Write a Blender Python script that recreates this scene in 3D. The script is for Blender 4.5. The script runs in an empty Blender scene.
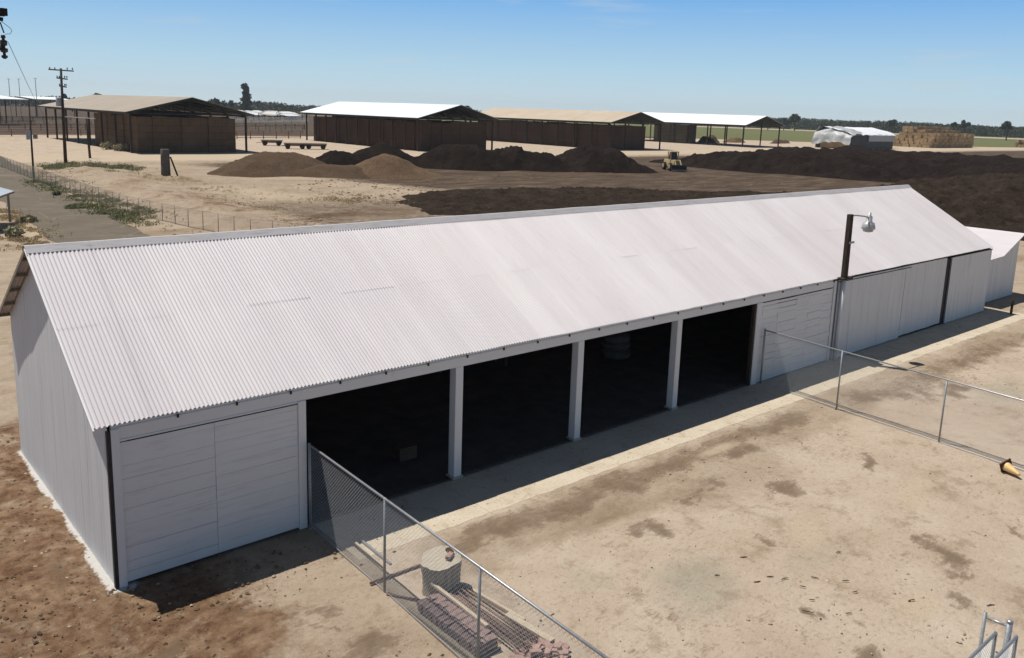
import bpy, math, random
import numpy as np
from mathutils import Vector, Matrix, noise as mn
random.seed(7); rs = np.random.RandomState(5)
C = bpy.context.scene
col = C.collection
PI = math.pi

# ------------------------------------------------------------------ camera
F, CAM = 848.034, Vector((-4.2887, -16.4778, 9.4885))
YAW, PIT, ROL, PY = 0.8539029, -0.1877625, 0.0328428, -57.19
_d = Vector((math.cos(PIT)*math.cos(YAW), math.cos(PIT)*math.sin(YAW), math.sin(PIT)))
_r0 = Vector((math.sin(YAW), -math.cos(YAW), 0)); _u0 = _r0.cross(_d)
_r = math.cos(ROL)*_r0 + math.sin(ROL)*_u0
_u = -math.sin(ROL)*_r0 + math.cos(ROL)*_u0
cam = bpy.data.cameras.new('camera'); co = bpy.data.objects.new('camera', cam); col.objects.link(co)
M = Matrix((( _r.x, _u.x, -_d.x, CAM.x), (_r.y, _u.y, -_d.y, CAM.y), (_r.z, _u.z, -_d.z, CAM.z), (0, 0, 0, 1)))
co.matrix_world = M
cam.sensor_width = 36; cam.lens = F/1024*36; cam.shift_y = PY/1024; cam.clip_end = 20000; cam.clip_start = .1
C.camera = co
def ray(x, y):
    return (_d*F + _r*(x-512) - _u*(y-329-PY)).normalized()
def gr(x, y, z=0.0):                       # point of a sight line at height z
    v = ray(x, y); return CAM + v*((z-CAM.z)/v.z)
def far(x, dist):                          # ground point in the compass direction of column x
    v = ray(x, 104); h = Vector((v.x, v.y, 0)).normalized(); return Vector((CAM.x+h.x*dist, CAM.y+h.y*dist, 0))
def htop(x, y, dist):                      # height reached by row y at that distance
    v = ray(x, y); return CAM.z + v.z/math.hypot(v.x, v.y)*dist

# ------------------------------------------------------------------ light and sky
SUND = Vector((-.66, 1.34, 3.4)).normalized()
sl = bpy.data.lights.new('sun', 'SUN'); so = bpy.data.objects.new('sun', sl); col.objects.link(so)
sl.energy = 5.0; sl.angle = math.radians(.5); sl.color = (1, .965, .905)
so.rotation_euler = SUND.to_track_quat('Z', 'Y').to_euler(); so.location = (0, 0, 60)
w = bpy.data.worlds.new('World'); C.world = w; w.use_nodes = True
nt = w.node_tree; nt.nodes.clear()
def wn(t, **k):
    n = nt.nodes.new(t)
    for a, b in k.items(): setattr(n, a, b)
    return n
out = wn('ShaderNodeOutputWorld'); bg = wn('ShaderNodeBackground'); sky = wn('ShaderNodeTexSky')
sky.sky_type = 'NISHITA'; sky.sun_disc = False
sky.sun_elevation = math.asin(SUND.z); sky.sun_rotation = math.atan2(SUND.x, SUND.y) % (2*PI)
sky.altitude = 60; sky.air_density = 1.0; sky.dust_density = 0.5; sky.ozone_density = 2.5
tc = wn('ShaderNodeTexCoord'); mp = wn('ShaderNodeMapping'); mp.inputs['Scale'].default_value = (3.2, 3.2, 30)
cn = wn('ShaderNodeTexNoise'); cn.inputs['Scale'].default_value = 1.9; cn.inputs['Detail'].default_value = 5; cn.inputs['Roughness'].default_value = .55
cr = wn('ShaderNodeValToRGB'); cr.color_ramp.elements[0].position = .60; cr.color_ramp.elements[1].position = .80
cr.color_ramp.elements[1].color = (.45, .45, .45, 1)
mx = wn('ShaderNodeMix', data_type='RGBA'); mx.inputs['B'].default_value = (12, 13, 13.6, 1)
L = nt.links.new
L(tc.outputs['Generated'], mp.inputs[0]); L(mp.outputs[0], cn.inputs['Vector']); L(cn.outputs['Fac'], cr.inputs[0])
# near the horizon the clear-day haze band: pale at the horizon, quickly bluer above; higher up the sky texture alone
sz = wn('ShaderNodeSeparateXYZ'); L(tc.outputs['Generated'], sz.inputs[0])
band = wn('ShaderNodeValToRGB'); e = band.color_ramp.elements
K = 22.0
for i, (p_, c_) in enumerate(((0.0, (.56, .67, .71)), (.05, (.41, .61, .75)), (.125, (.19, .425, .76)), (.30, (.10, .22, .48)))):
    if i > 1: e.new(.5)
    e[i].position = p_; e[i].color = (*c_, 1)
L(sz.outputs['Z'], band.inputs[0])
sc_ = wn('ShaderNodeVectorMath', operation='SCALE'); sc_.inputs['Scale'].default_value = K; L(band.outputs[0], sc_.inputs[0])
fr_ = wn('ShaderNodeMapRange'); fr_.inputs['From Min'].default_value = .12; fr_.inputs['From Max'].default_value = .34; L(sz.outputs['Z'], fr_.inputs['Value'])
sm_ = wn('ShaderNodeMix', data_type='RGBA'); L(fr_.outputs[0], sm_.inputs['Factor']); L(sc_.outputs[0], sm_.inputs['A']); L(sky.outputs[0], sm_.inputs['B'])
L(cr.outputs[0], mx.inputs['Factor']); L(sm_.outputs['Result'], mx.inputs['A'])
L(mx.outputs['Result'], bg.inputs[0]); bg.inputs[1].default_value = .05
L(bg.outputs[0], out.inputs[0])
C.view_settings.view_transform = 'Standard'; C.view_settings.look = 'None'
C.view_settings.exposure = -0.03; C.view_settings.gamma = 1
C.cycles.max_bounces = 6; C.cycles.diffuse_bounces = 2

# ------------------------------------------------------------------ materials
class N:
    def __init__(s, name):
        s.m = bpy.data.materials.new(name); s.m.use_nodes = True; s.t = s.m.node_tree
        s.b = s.t.nodes['Principled BSDF']; s.co = s.n('ShaderNodeTexCoord').outputs['Object']
        s.gm = None
    def n(s, t, **k):
        x = s.t.nodes.new(t)
        for a, b in k.items(): setattr(x, a, b)
        return x
    def l(s, a, b): s.t.links.new(a, b)
    def world(s):
        if s.gm is None: s.gm = s.n('ShaderNodeNewGeometry')
        return s.gm.outputs['Position']
    def noise(s, scale, detail=4, rough=.6, vec=None, stretch=None, dist=0):
        v = vec or s.co
        if stretch:
            mp = s.n('ShaderNodeMapping'); mp.inputs['Scale'].default_value = stretch; s.l(v, mp.inputs[0]); v = mp.outputs[0]
        x = s.n('ShaderNodeTexNoise'); x.inputs['Scale'].default_value = scale; x.inputs['Detail'].default_value = detail
        x.inputs['Roughness'].default_value = rough; x.inputs['Distortion'].default_value = dist
        s.l(v, x.inputs['Vector']); return x.outputs['Fac']
    def ramp(s, fac, stops):
        x = s.n('ShaderNodeValToRGB'); e = x.color_ramp.elements
        while len(e) < len(stops): e.new(.5)
        for q, (p, c) in zip(e, stops):
            q.position = p; q.color = (c, c, c, 1) if isinstance(c, (int, float)) else (*c, 1)
        s.l(fac, x.inputs[0]); return x.outputs[0]
    def mix(s, fac, a, b, mode='MIX'):
        x = s.n('ShaderNodeMix', data_type='RGBA', blend_type=mode)
        for k, v in (('Factor', fac), ('A', a), ('B', b)):
            if isinstance(v, (int, float)): x.inputs[k].default_value = v if k == 'Factor' else (v, v, v, 1)
            elif isinstance(v, tuple): x.inputs[k].default_value = (*v, 1)
            else: s.l(v, x.inputs[k])
        return x.outputs['Result']
    def math(s, op, a, b=0, clamp=False):
        x = s.n('ShaderNodeMath', operation=op, use_clamp=clamp)
        for i, v in enumerate((a, b)):
            if isinstance(v, (int, float)): x.inputs[i].default_value = v
            else: s.l(v, x.inputs[i])
        return x.outputs[0]
    def bump(s, h, strength=.4, dist=.02):
        x = s.n('ShaderNodeBump'); x.inputs['Strength'].default_value = strength; x.inputs['Distance'].default_value = dist
        s.l(h, x.inputs['Height']); s.l(x.outputs[0], s.b.inputs['Normal'])
    def done(s, colr, rough=.8, metal=0, spec=.3):
        if isinstance(colr, tuple): s.b.inputs['Base Color'].default_value = (*colr, 1)
        else: s.l(colr, s.b.inputs['Base Color'])
        if isinstance(rough, (int, float)): s.b.inputs['Roughness'].default_value = rough
        else: s.l(rough, s.b.inputs['Roughness'])
        s.b.inputs['Metallic'].default_value = metal; s.b.inputs['Specular IOR Level'].default_value = spec
        return s.m
def simple(name, a, b, scale=3, rough=.85, bump=.3, dist=.02, metal=0, stretch=None, detail=5, spec=.25):
    k = N(name); f = k.noise(scale, detail, .65, stretch=stretch)
    if bump: k.bump(f, bump, dist)
    return k.done(k.ramp(f, [(.3, a), (.7, b)]), rough, metal, spec)

def white_paint(name, base=(.70, .69, .68), dirt=(.42, .40, .38), streak=(6, 6, .5), lo=.62, hi=.85, bump=.25):
    k = N(name)
    f1 = k.noise(1.2, 6, .7, stretch=streak); f2 = k.noise(.6, 4, .6); f3 = k.noise(40, 3, .6)
    c = k.mix(k.ramp(f2, [(.3, 0.0), (.75, 1.0)]), base, tuple(x*.93 for x in base))
    c = k.mix(k.ramp(f1, [(lo, 0.0), (hi, .75)]), c, dirt)
    k.bump(f3, bump, .004)
    return k.done(c, .6, 0, .3)
MT = {}
MT['white'] = white_paint('white_paint', (.74, .735, .73), (.42, .40, .385), (5, 5, 1.2), .6, .85)
MT['white_plain'] = white_paint('white_paint_clean', (.72, .71, .70), (.5, .48, .46), (3, 3, .6), .7, .95)
MT['plank'] = white_paint('white_plank_paint', (.74, .735, .73), (.44, .42, .41), (.7, 5, 9), .52, .85, .7)
MT['rough_plank'] = white_paint('rough_white_plank_paint', (.74, .735, .73), (.30, .29, .29), (1.6, 6, 12), .58, .80, 1.0)
MT['sheet'] = white_paint('white_sheet_paint', (.70, .695, .69), (.36, .345, .335), (6, 6, .22), .5, .85, .3)
# barn roof: white roof paint, duller in patches and towards the near end
k = N('white_roof_paint')
f1 = k.noise(.45, 5, .6, stretch=(1.6, .25, .25)); f2 = k.noise(5, 5, .7, stretch=(1, .15, .15)); f3 = k.noise(.18, 3, .5)
sx = k.n('ShaderNodeSeparateXYZ'); k.l(k.co, sx.inputs[0])
c = k.ramp(f1, [(.3, (.60, .55, .548)), (.55, (.665, .615, .61)), (.75, (.70, .66, .65))])
c = k.mix(k.ramp(f2, [(.55, 0.0), (.8, .35)]), c, (.45, .40, .41))
c = k.mix(k.ramp(k.math('ADD', k.math('MULTIPLY', sx.outputs['X'], .05), f3), [(.5, .45), (1.0, 0.0)]), c, (.50, .46, .475))
wn_ = k.n('ShaderNodeTexWhiteNoise', noise_dimensions='2D'); cb_ = k.n('ShaderNodeCombineXYZ'); fx = k.math('DIVIDE', k.math('ADD', sx.outputs['X'], .26), .82)
k.l(k.math('FLOOR', fx), cb_.inputs['X']); k.l(k.math('FLOOR', k.math('DIVIDE', sx.outputs['Y'], 2.36)), cb_.inputs['Y']); k.l(cb_.outputs[0], wn_.inputs['Vector'])
c = k.mix(k.ramp(wn_.outputs['Value'], [(.5, 0.0), (1.0, .26)]), c, (.56, .51, .51))
fr2 = k.math('FRACT', fx); lapm = k.math('LESS_THAN', fr2, .09)
c = k.mix(k.math('MULTIPLY', lapm, .14), c, (.74, .72, .71))
c = k.mix(k.ramp(k.noise(2.2, 9, .78, stretch=(1, .5, .5)), [(.62, 0.0), (.74, .35)]), c, (.40, .33, .32))
k.bump(k.noise(30, 3), .1, .003)
MT['roof'] = k.done(c, .55, 0, .35)
MT['ridge'] = white_paint('dull_ridge_paint', (.50, .475, .47), (.27, .24, .24), (1.5, 9, 9), .5, .75)
MT['dark'] = simple('dark_metal', (.02, .02, .022), (.05, .048, .048), 8, .6, .2)
MT['black'] = simple('black_gap_rubber', (.008, .008, .009), (.016, .016, .017), 8, .8, 0)
MT['galv'] = simple('galvanised_steel', (.30, .31, .32), (.48, .49, .50), 25, .42, .1, .002, metal=.6)
MT['galv_post'] = simple('galvanised_post', (.27, .28, .28), (.40, .41, .41), 18, .5, .1, .002, metal=.45)
MT['wire'] = simple('fence_wire', (.38, .39, .40), (.50, .51, .52), 30, .5, 0, metal=.3)
MT['oldwire'] = simple('old_fence_wire', (.22, .20, .17), (.30, .27, .23), 30, .7, 0, metal=.1)
MT['wood_dark'] = simple('weathered_dark_wood', (.025, .018, .013), (.075, .055, .04), 4, .9, .6, .01, stretch=(6, 6, .6))
MT['wood_grey'] = simple('grey_weathered_wood', (.20, .16, .115), (.38, .32, .24), 5, .9, .5, .01, stretch=(5, 5, .7))
MT['cutwood'] = simple('weathered_cut_wood', (.34, .29, .22), (.50, .44, .34), 6, .9, .4, .008, stretch=(1, 6, 1))
MT['wood_pale'] = simple('pale_sawn_wood', (.36, .29, .20), (.55, .46, .34), 7, .85, .4, .006, stretch=(5, .8, 5))
MT['shedpost'] = simple('dark_shed_post', (.03, .02, .016), (.06, .042, .034), 3, .9, .2)
MT['rust'] = simple('rusty_steel', (.13, .085, .07), (.27, .18, .145), 14, .8, .3, .003)
MT['brick'] = simple('pinkish_brick', (.26, .15, .12), (.46, .31, .255), 9, .9, .5, .006)
MT['paver'] = simple('mauve_brown_paver', (.15, .10, .09), (.30, .21, .19), 11, .9, .5, .006)
MT['standpipe'] = simple('old_concrete', (.085, .072, .062), (.17, .15, .13), 3, .95, .5, .03)
MT['cone'] = simple('sun_bleached_cone_plastic', (.74, .42, .13), (.80, .60, .30), 5, .5, .05, spec=.4)
MT['cone_base'] = simple('dark_cone_rubber', (.05, .022, .012), (.10, .045, .02), 7, .7, .1)
MT['twig'] = simple('dark_twig_bark', (.05, .035, .022), (.11, .075, .045), 20, .9, .2)
MT['clod'] = simple('brown_clod', (.07, .042, .024), (.20, .13, .08), 1.2, .95, .2)
MT['pebble'] = simple('pebble', (.30, .22, .14), (.52, .43, .32), 1.5, .9, .2)
MT['tarp'] = simple('grey_white_tarp', (.26, .27, .26), (.55, .56, .55), .5, .45, .5, .15, spec=.4)
MT['tarp_white'] = simple('white_tarp', (.74, .75, .76), (.84, .85, .86), .3, .5, .3, .1)
MT['tarp_black'] = simple('black_tarp', (.018, .02, .024), (.035, .036, .04), .5, .5, .3, .1)
MT['yellow'] = simple('faded_yellow_paint', (.42, .30, .13), (.54, .41, .21), 3, .55, .1)
MT['tyre'] = simple('tyre_rubber', (.015, .015, .015), (.035, .032, .03), 5, .9, .3)
MT['glass'] = simple('dark_cab_glass', (.02, .02, .02), (.03, .03, .03), 2, .3, 0, spec=.3)
MT['underside'] = simple('shade_dark_underside', (.045, .048, .045), (.075, .078, .072), 1.2, .8, .2, stretch=(.3, 6, .3))  # shade beneath the shed roofs is put into this dark colour
MT['pale_sheet'] = simple('pale_roof_sheet', (.58, .60, .62), (.74, .76, .77), .7, .5, 0)
MT['porcelain'] = simple('brown_porcelain', (.03, .02, .018), (.06, .04, .03), 5, .3, 0, spec=.5)
MT['lampshade'] = simple('grey_lamp_metal', (.36, .36, .35), (.50, .50, .49), 8, .45, .05, metal=.3)
MT['transformer'] = simple('pale_transformer_paint', (.34, .36, .38), (.42, .44, .46), 3, .5, .05)
def roofmat(name, a, b):
    k = N(name); f = k.noise(.15, 4, .6); g = k.noise(1.2, 4, .6, stretch=(.08, 1, .08))
    c = k.mix(k.ramp(f, [(.35, 0.0), (.65, 1.0)]), a, b)
    c = k.mix(k.ramp(g, [(.5, 0.0), (.75, .5)]), c, tuple(x*.82 for x in a))
    return k.done(c, .6, 0, .3)
MT['roof_tan'] = roofmat('tan_shed_roof', (.32, .265, .195), (.37, .31, .235))
MT['roof_white'] = roofmat('white_shed_roof', (.68, .73, .76), (.76, .80, .82))
MT['roof_cream'] = roofmat('cream_shed_roof', (.46, .37, .265), (.52, .43, .32))
MT['roof_bright'] = roofmat('bright_white_shed_roof', (.80, .80, .79), (.84, .84, .84))
MT['shelter'] = roofmat('bluish_metal_roof', (.42, .47, .53), (.50, .55, .60))
def haymat(name, a, b, bw=2.4, bh=1.2, mortar=(.05, .035, .022)):
    k = N(name); br = k.n('ShaderNodeTexBrick')
    sx = k.n('ShaderNodeSeparateXYZ'); k.l(k.co, sx.inputs[0])
    cb = k.n('ShaderNodeCombineXYZ'); k.l(k.math('ADD', sx.outputs['X'], sx.outputs['Y']), cb.inputs['X']); k.l(sx.outputs['Z'], cb.inputs['Y'])
    k.l(cb.outputs[0], br.inputs['Vector'])
    br.inputs['Scale'].default_value = 1; br.inputs['Brick Width'].default_value = bw; br.inputs['Row Height'].default_value = bh
    br.inputs['Mortar Size'].default_value = .05; br.inputs['Mortar Smooth'].default_value = .6; br.inputs['Bias'].default_value = 0
    br.inputs['Color1'].default_value = (*a, 1); br.inputs['Color2'].default_value = (*b, 1); br.inputs['Mortar'].default_value = (*mortar, 1)
    f = k.noise(2.5, 6, .75); g = k.noise(.12, 3, .6)
    c = k.mix(k.ramp(f, [(.3, .0), (.7, .55)]), br.outputs['Color'], tuple(x*.55 for x in a))
    c = k.mix(k.ramp(g, [(.4, 0.0), (.65, .45)]), c, tuple(x*1.3 for x in b))
    k.bump(f, .7, .15)
    return k.done(c, 1, 0, .1)
MT['hay'] = haymat('weathered_hay', (.13, .085, .054), (.15, .10, .063))
MT['hay_dark'] = haymat('dark_reddish_hay', (.078, .047, .033), (.09, .055, .038))
MT['hay_grey'] = haymat('grey_green_hay', (.10, .085, .06), (.115, .10, .07))
MT['straw'] = haymat('golden_straw', (.38, .255, .135), (.47, .335, .195), 2.4, 1.2, (.12, .07, .035))
def soil(name, a, b, c3, s1=.35, s2=4, bd=.3, bs=1.0):
    k = N(name); W = k.world(); f = k.noise(s1, 5, .65, W); g = k.noise(s2, 6, .75, W)
    c = k.ramp(f, [(.3, a), (.5, b), (.72, c3)])
    c = k.mix(k.ramp(g, [(.35, .55), (.6, 0.0)]), c, tuple(x*.5 for x in a))
    c = k.mix(k.ramp(k.noise(s2*.45, 8, .8, W), [(.36, .7), (.5, 0.0)]), c, tuple(x*.45 for x in a)); k.bump(k.math('ADD', g, k.noise(s2*.45, 8, .8, W)), bs, bd); return k.done(c, 1, 0, .06)
MT['compost'] = soil('dark_compost', (.017, .0115, .0085), (.026, .018, .0135), (.042, .03, .022))
MT['compost_brown'] = soil('brown_compost', (.032, .022, .015), (.052, .036, .025), (.085, .06, .042), .5, 3)
MT['compost_row'] = soil('dark_windrow', (.017, .0115, .009), (.027, .0185, .0145), (.043, .031, .024), .3, 2.5)
MT['sand_tan'] = soil('tan_soil_pile', (.12, .077, .046), (.15, .098, .06), (.185, .125, .08), .3, 5, .1, .6)
MT['sand_brown'] = soil('brown_soil_pile', (.085, .055, .034), (.105, .07, .044), (.13, .09, .058), .3, 5, .06, .5)
MT['rubble'] = soil('pale_rubble', (.22, .16, .10), (.34, .26, .17), (.44, .36, .25), .8, 6, .08, .7)
def leaf(name, a, b, s=.7):
    k = N(name); f = k.noise(s, 3, .6, k.world()); g = k.noise(s*9, 2, .6, k.world())
    c = k.mix(k.ramp(f, [(.35, 0.0), (.65, 1.0)]), a, b); c = k.mix(k.ramp(g, [(.4, .0), (.7, .5)]), c, tuple(x*1.5 for x in b))
    return k.done(c, .9, 0, .1)
MT['leaf'] = leaf('dark_tree_leaf', (.030, .045, .030), (.055, .075, .045), .12)
MT['orchard'] = leaf('orchard_leaf', (.05, .066, .04), (.08, .098, .058), .05)
MT['weed'] = leaf('green_weed_leaf', (.17, .18, .09), (.25, .24, .13), 1.0)
MT['sage'] = leaf('sage_shrub_leaf', (.24, .22, .13), (.33, .30, .19), 2.0)
MT['dry'] = leaf('dry_grass', (.34, .25, .14), (.46, .36, .21), 1.0)
MT['bark'] = simple('tree_bark', (.05, .04, .03), (.09, .07, .055), 2, .9, .2)

# ground sheet: zones are soil kinds laid down on the vertices, broken up by noise
k = N('dusty_ground'); W = k.world()
za = k.n('ShaderNodeAttribute', attribute_name='zone'); zs = k.n('ShaderNodeSeparateColor'); k.l(za.outputs['Color'], zs.inputs[0])
zb = k.n('ShaderNodeAttribute', attribute_name='wear'); zt = k.n('ShaderNodeSeparateColor'); k.l(zb.outputs['Color'], zt.inputs[0])
n1 = k.noise(.22, 6, .62, W, dist=.5); n2 = k.noise(1.3, 7, .68, W, dist=.8); n3 = k.noise(9, 6, .72, W); n4 = k.noise(45, 4, .7, W)
n5 = k.noise(.5, 7, .7, W, stretch=(1, 2.2, 1), dist=1.2)
n6 = k.noise(.8, 14, .80, W, dist=.12); n7 = k.noise(5.5, 9, .78, W, stretch=(.6, 1.5, 1), dist=.5); n8 = k.noise(.33, 10, .74, W, dist=.3); n10 = k.noise(3.2, 12, .82, W)
base = k.ramp(n8, [(.3, (.32, .245, .172)), (.5, (.385, .303, .22)), (.7, (.435, .353, .265))])
n9 = k.noise(.13, 11, .74, W, stretch=(.8, 1.3, 1), dist=.7)
base = k.mix(k.ramp(n9, [(.34, .85), (.43, .35), (.50, 0.0)]), base, (.225, .158, .095))
base = k.mix(k.ramp(n6, [(.34, .75), (.44, .25), (.50, 0.0)]), base, (.215, .152, .095))
base = k.mix(k.ramp(n7, [(.34, .55), (.44, 0.0)]), base, (.185, .13, .08))
def zmask(z, lo=.42, hi=.62, nz=None, amt=.7):
    f = k.math('ADD', z, k.math('MULTIPLY', k.math('SUBTRACT', nz or n2, .5), amt))
    return k.ramp(f, [(lo, 0.0), (hi, 1.0)])
pale = k.ramp(n8, [(.3, (.39, .302, .215)), (.5, (.46, .366, .275)), (.68, (.515, .428, .33))])
pale = k.mix(k.ramp(n6, [(.34, .75), (.42, .35), (.475, 0.0)]), pale, (.235, .168, .105))
pale = k.mix(k.ramp(n7, [(.32, .4), (.40, 0.0)]), pale, (.21, .15, .095))
c = k.mix(zmask(zs.outputs['Green'], .3, .6, n8, .8), base, pale)
red = k.ramp(n6, [(.34, (.075, .036, .019)), (.46, (.16, .088, .048)), (.56, (.235, .15, .09)), (.68, (.32, .22, .14))])
red = k.mix(k.ramp(n10, [(.36, .8), (.46, .2), (.52, 0.0)]), red, (.065, .036, .02)); red = k.mix(k.ramp(n10, [(.56, 0.0), (.66, .55)]), red, (.36, .27, .18))
c = k.mix(zmask(zs.outputs['Red'], .40, .62, k.noise(.45, 12, .76, W, dist=.15), 1.5), c, red)
brn = k.ramp(k.noise(.35, 6, .65, W, stretch=(.5, 1.3, 1), dist=.6), [(.3, (.04, .027, .018)), (.48, (.07, .048, .032)), (.62, (.115, .08, .053)), (.76, (.23, .17, .115))])
c = k.mix(zmask(zs.outputs['Blue'], .3, .75, n2, .9), c, brn)
st_ = k.math('ADD', zt.outputs['Red'], k.math('ADD', k.math('MULTIPLY', k.math('SUBTRACT', n6, .5), 1.5), k.math('MULTIPLY', k.math('SUBTRACT', n7, .5), 1.1)))
c = k.mix(k.ramp(st_, [(.34, 0.0), (.50, .55), (.75, .8)]), c, (.135, .09, .055))
c = k.mix(k.math('MULTIPLY', zmask(zt.outputs['Green'], .4, .9, n2, .7), .6), c, (.30, .285, .215))
c = k.mix(k.math('MULTIPLY', zmask(zt.outputs['Blue'], .35, .7, n2, .8), .8), c, (.47, .375, .265))
c = k.mix(k.ramp(n3, [(.34, .4), (.46, 0.0)]), c, (.17, .12, .075))
c = k.mix(k.ramp(n4, [(.3, .35), (.45, 0.0)]), c, (.14, .095, .058))
c = k.mix(k.ramp(n4, [(.62, 0.0), (.74, .35)]), c, (.52, .44, .33))
zp = k.n('ShaderNodeAttribute', attribute_name='paint')
c = k.mix(k.ramp(k.math('ADD', zp.outputs['Fac'], k.math('MULTIPLY', k.math('SUBTRACT', n3, .5), 1.5)), [(.40, 0.0), (.75, .8)]), c, (.62, .60, .56))
hb = k.math('ADD', k.math('MULTIPLY', n3, .5), k.math('ADD', k.math('MULTIPLY', n4, .25), k.math('ADD', n6, k.math('MULTIPLY', n7, .6))))
k.bump(hb, .75, .06)
MT['ground'] = k.done(c, .97, 0, .12)
k = N('old_asphalt'); W = k.world(); f = k.noise(.35, 6, .65, W); g = k.noise(12, 5, .7, W)
c = k.ramp(f, [(.3, (.12, .098, .07)), (.55, (.15, .124, .09)), (.75, (.20, .162, .115))])
c = k.mix(k.ramp(g, [(.35, .3), (.55, 0.0)]), c, (.08, .07, .06))
vb = k.n('ShaderNodeTexVoronoi', feature='DISTANCE_TO_EDGE'); vb.inputs['Scale'].default_value = .22; k.l(W, vb.inputs['Vector'])
c = k.mix(k.ramp(vb.outputs['Distance'], [(.0, .55), (.02, 0.0)]), c, (.22, .19, .14))
k.bump(g, .3, .01); MT['asphalt'] = k.done(c, .95, 0, .15)
k = N('dusty_concrete'); W = k.world(); f = k.noise(.8, 6, .7, W); g = k.noise(14, 5, .7, W); h = k.noise(2.3, 6, .75, W, dist=1)
c = k.ramp(f, [(.3, (.47, .395, .29)), (.55, (.53, .455, .345)), (.75, (.57, .50, .39))])
c = k.mix(k.ramp(h, [(.54, 0.0), (.70, .7)]), c, (.29, .21, .13))
c = k.mix(k.ramp(g, [(.33, .35), (.48, 0.0)]), c, (.2, .15, .1))
k.bump(g, .25, .006); MT['concrete'] = k.done(c, .92, 0, .15)
MT['barnfloor'] = simple('shade_dark_barn_floor', (.05, .043, .037), (.095, .08, .066), 1.3, .95, .4, .02)  # floor colour made dark to carry the shade inside the barn
k = N('green_crop'); W = k.world(); f = k.noise(.05, 4, .6, W, stretch=(1, .1, 1)); g = k.noise(.4, 4, .6, W)
c = k.ramp(f, [(.3, (.115, .125, .045)), (.7, (.155, .15, .062))]); c = k.mix(k.ramp(g, [(.4, .3), (.6, 0.0)]), c, (.09, .10, .04))
MT['field'] = k.done(c, 1, 0, .1)
MT['track'] = simple('pale_farm_track', (.40, .32, .22), (.48, .40, .29), .3, 1, .2)
MT['whitewash'] = white_paint('whitewash', (.78, .77, .74), (.55, .50, .42), (3, 3, 3), .5, .75)
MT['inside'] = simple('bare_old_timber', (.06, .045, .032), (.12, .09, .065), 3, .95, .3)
MT['sack'] = simple('pale_sack', (.07, .066, .06), (.12, .112, .10), 5, .9, .5, .03)
MT['cardboard'] = simple('dull_cardboard', (.20, .15, .10), (.28, .21, .15), 4, .9, .2)

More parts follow.
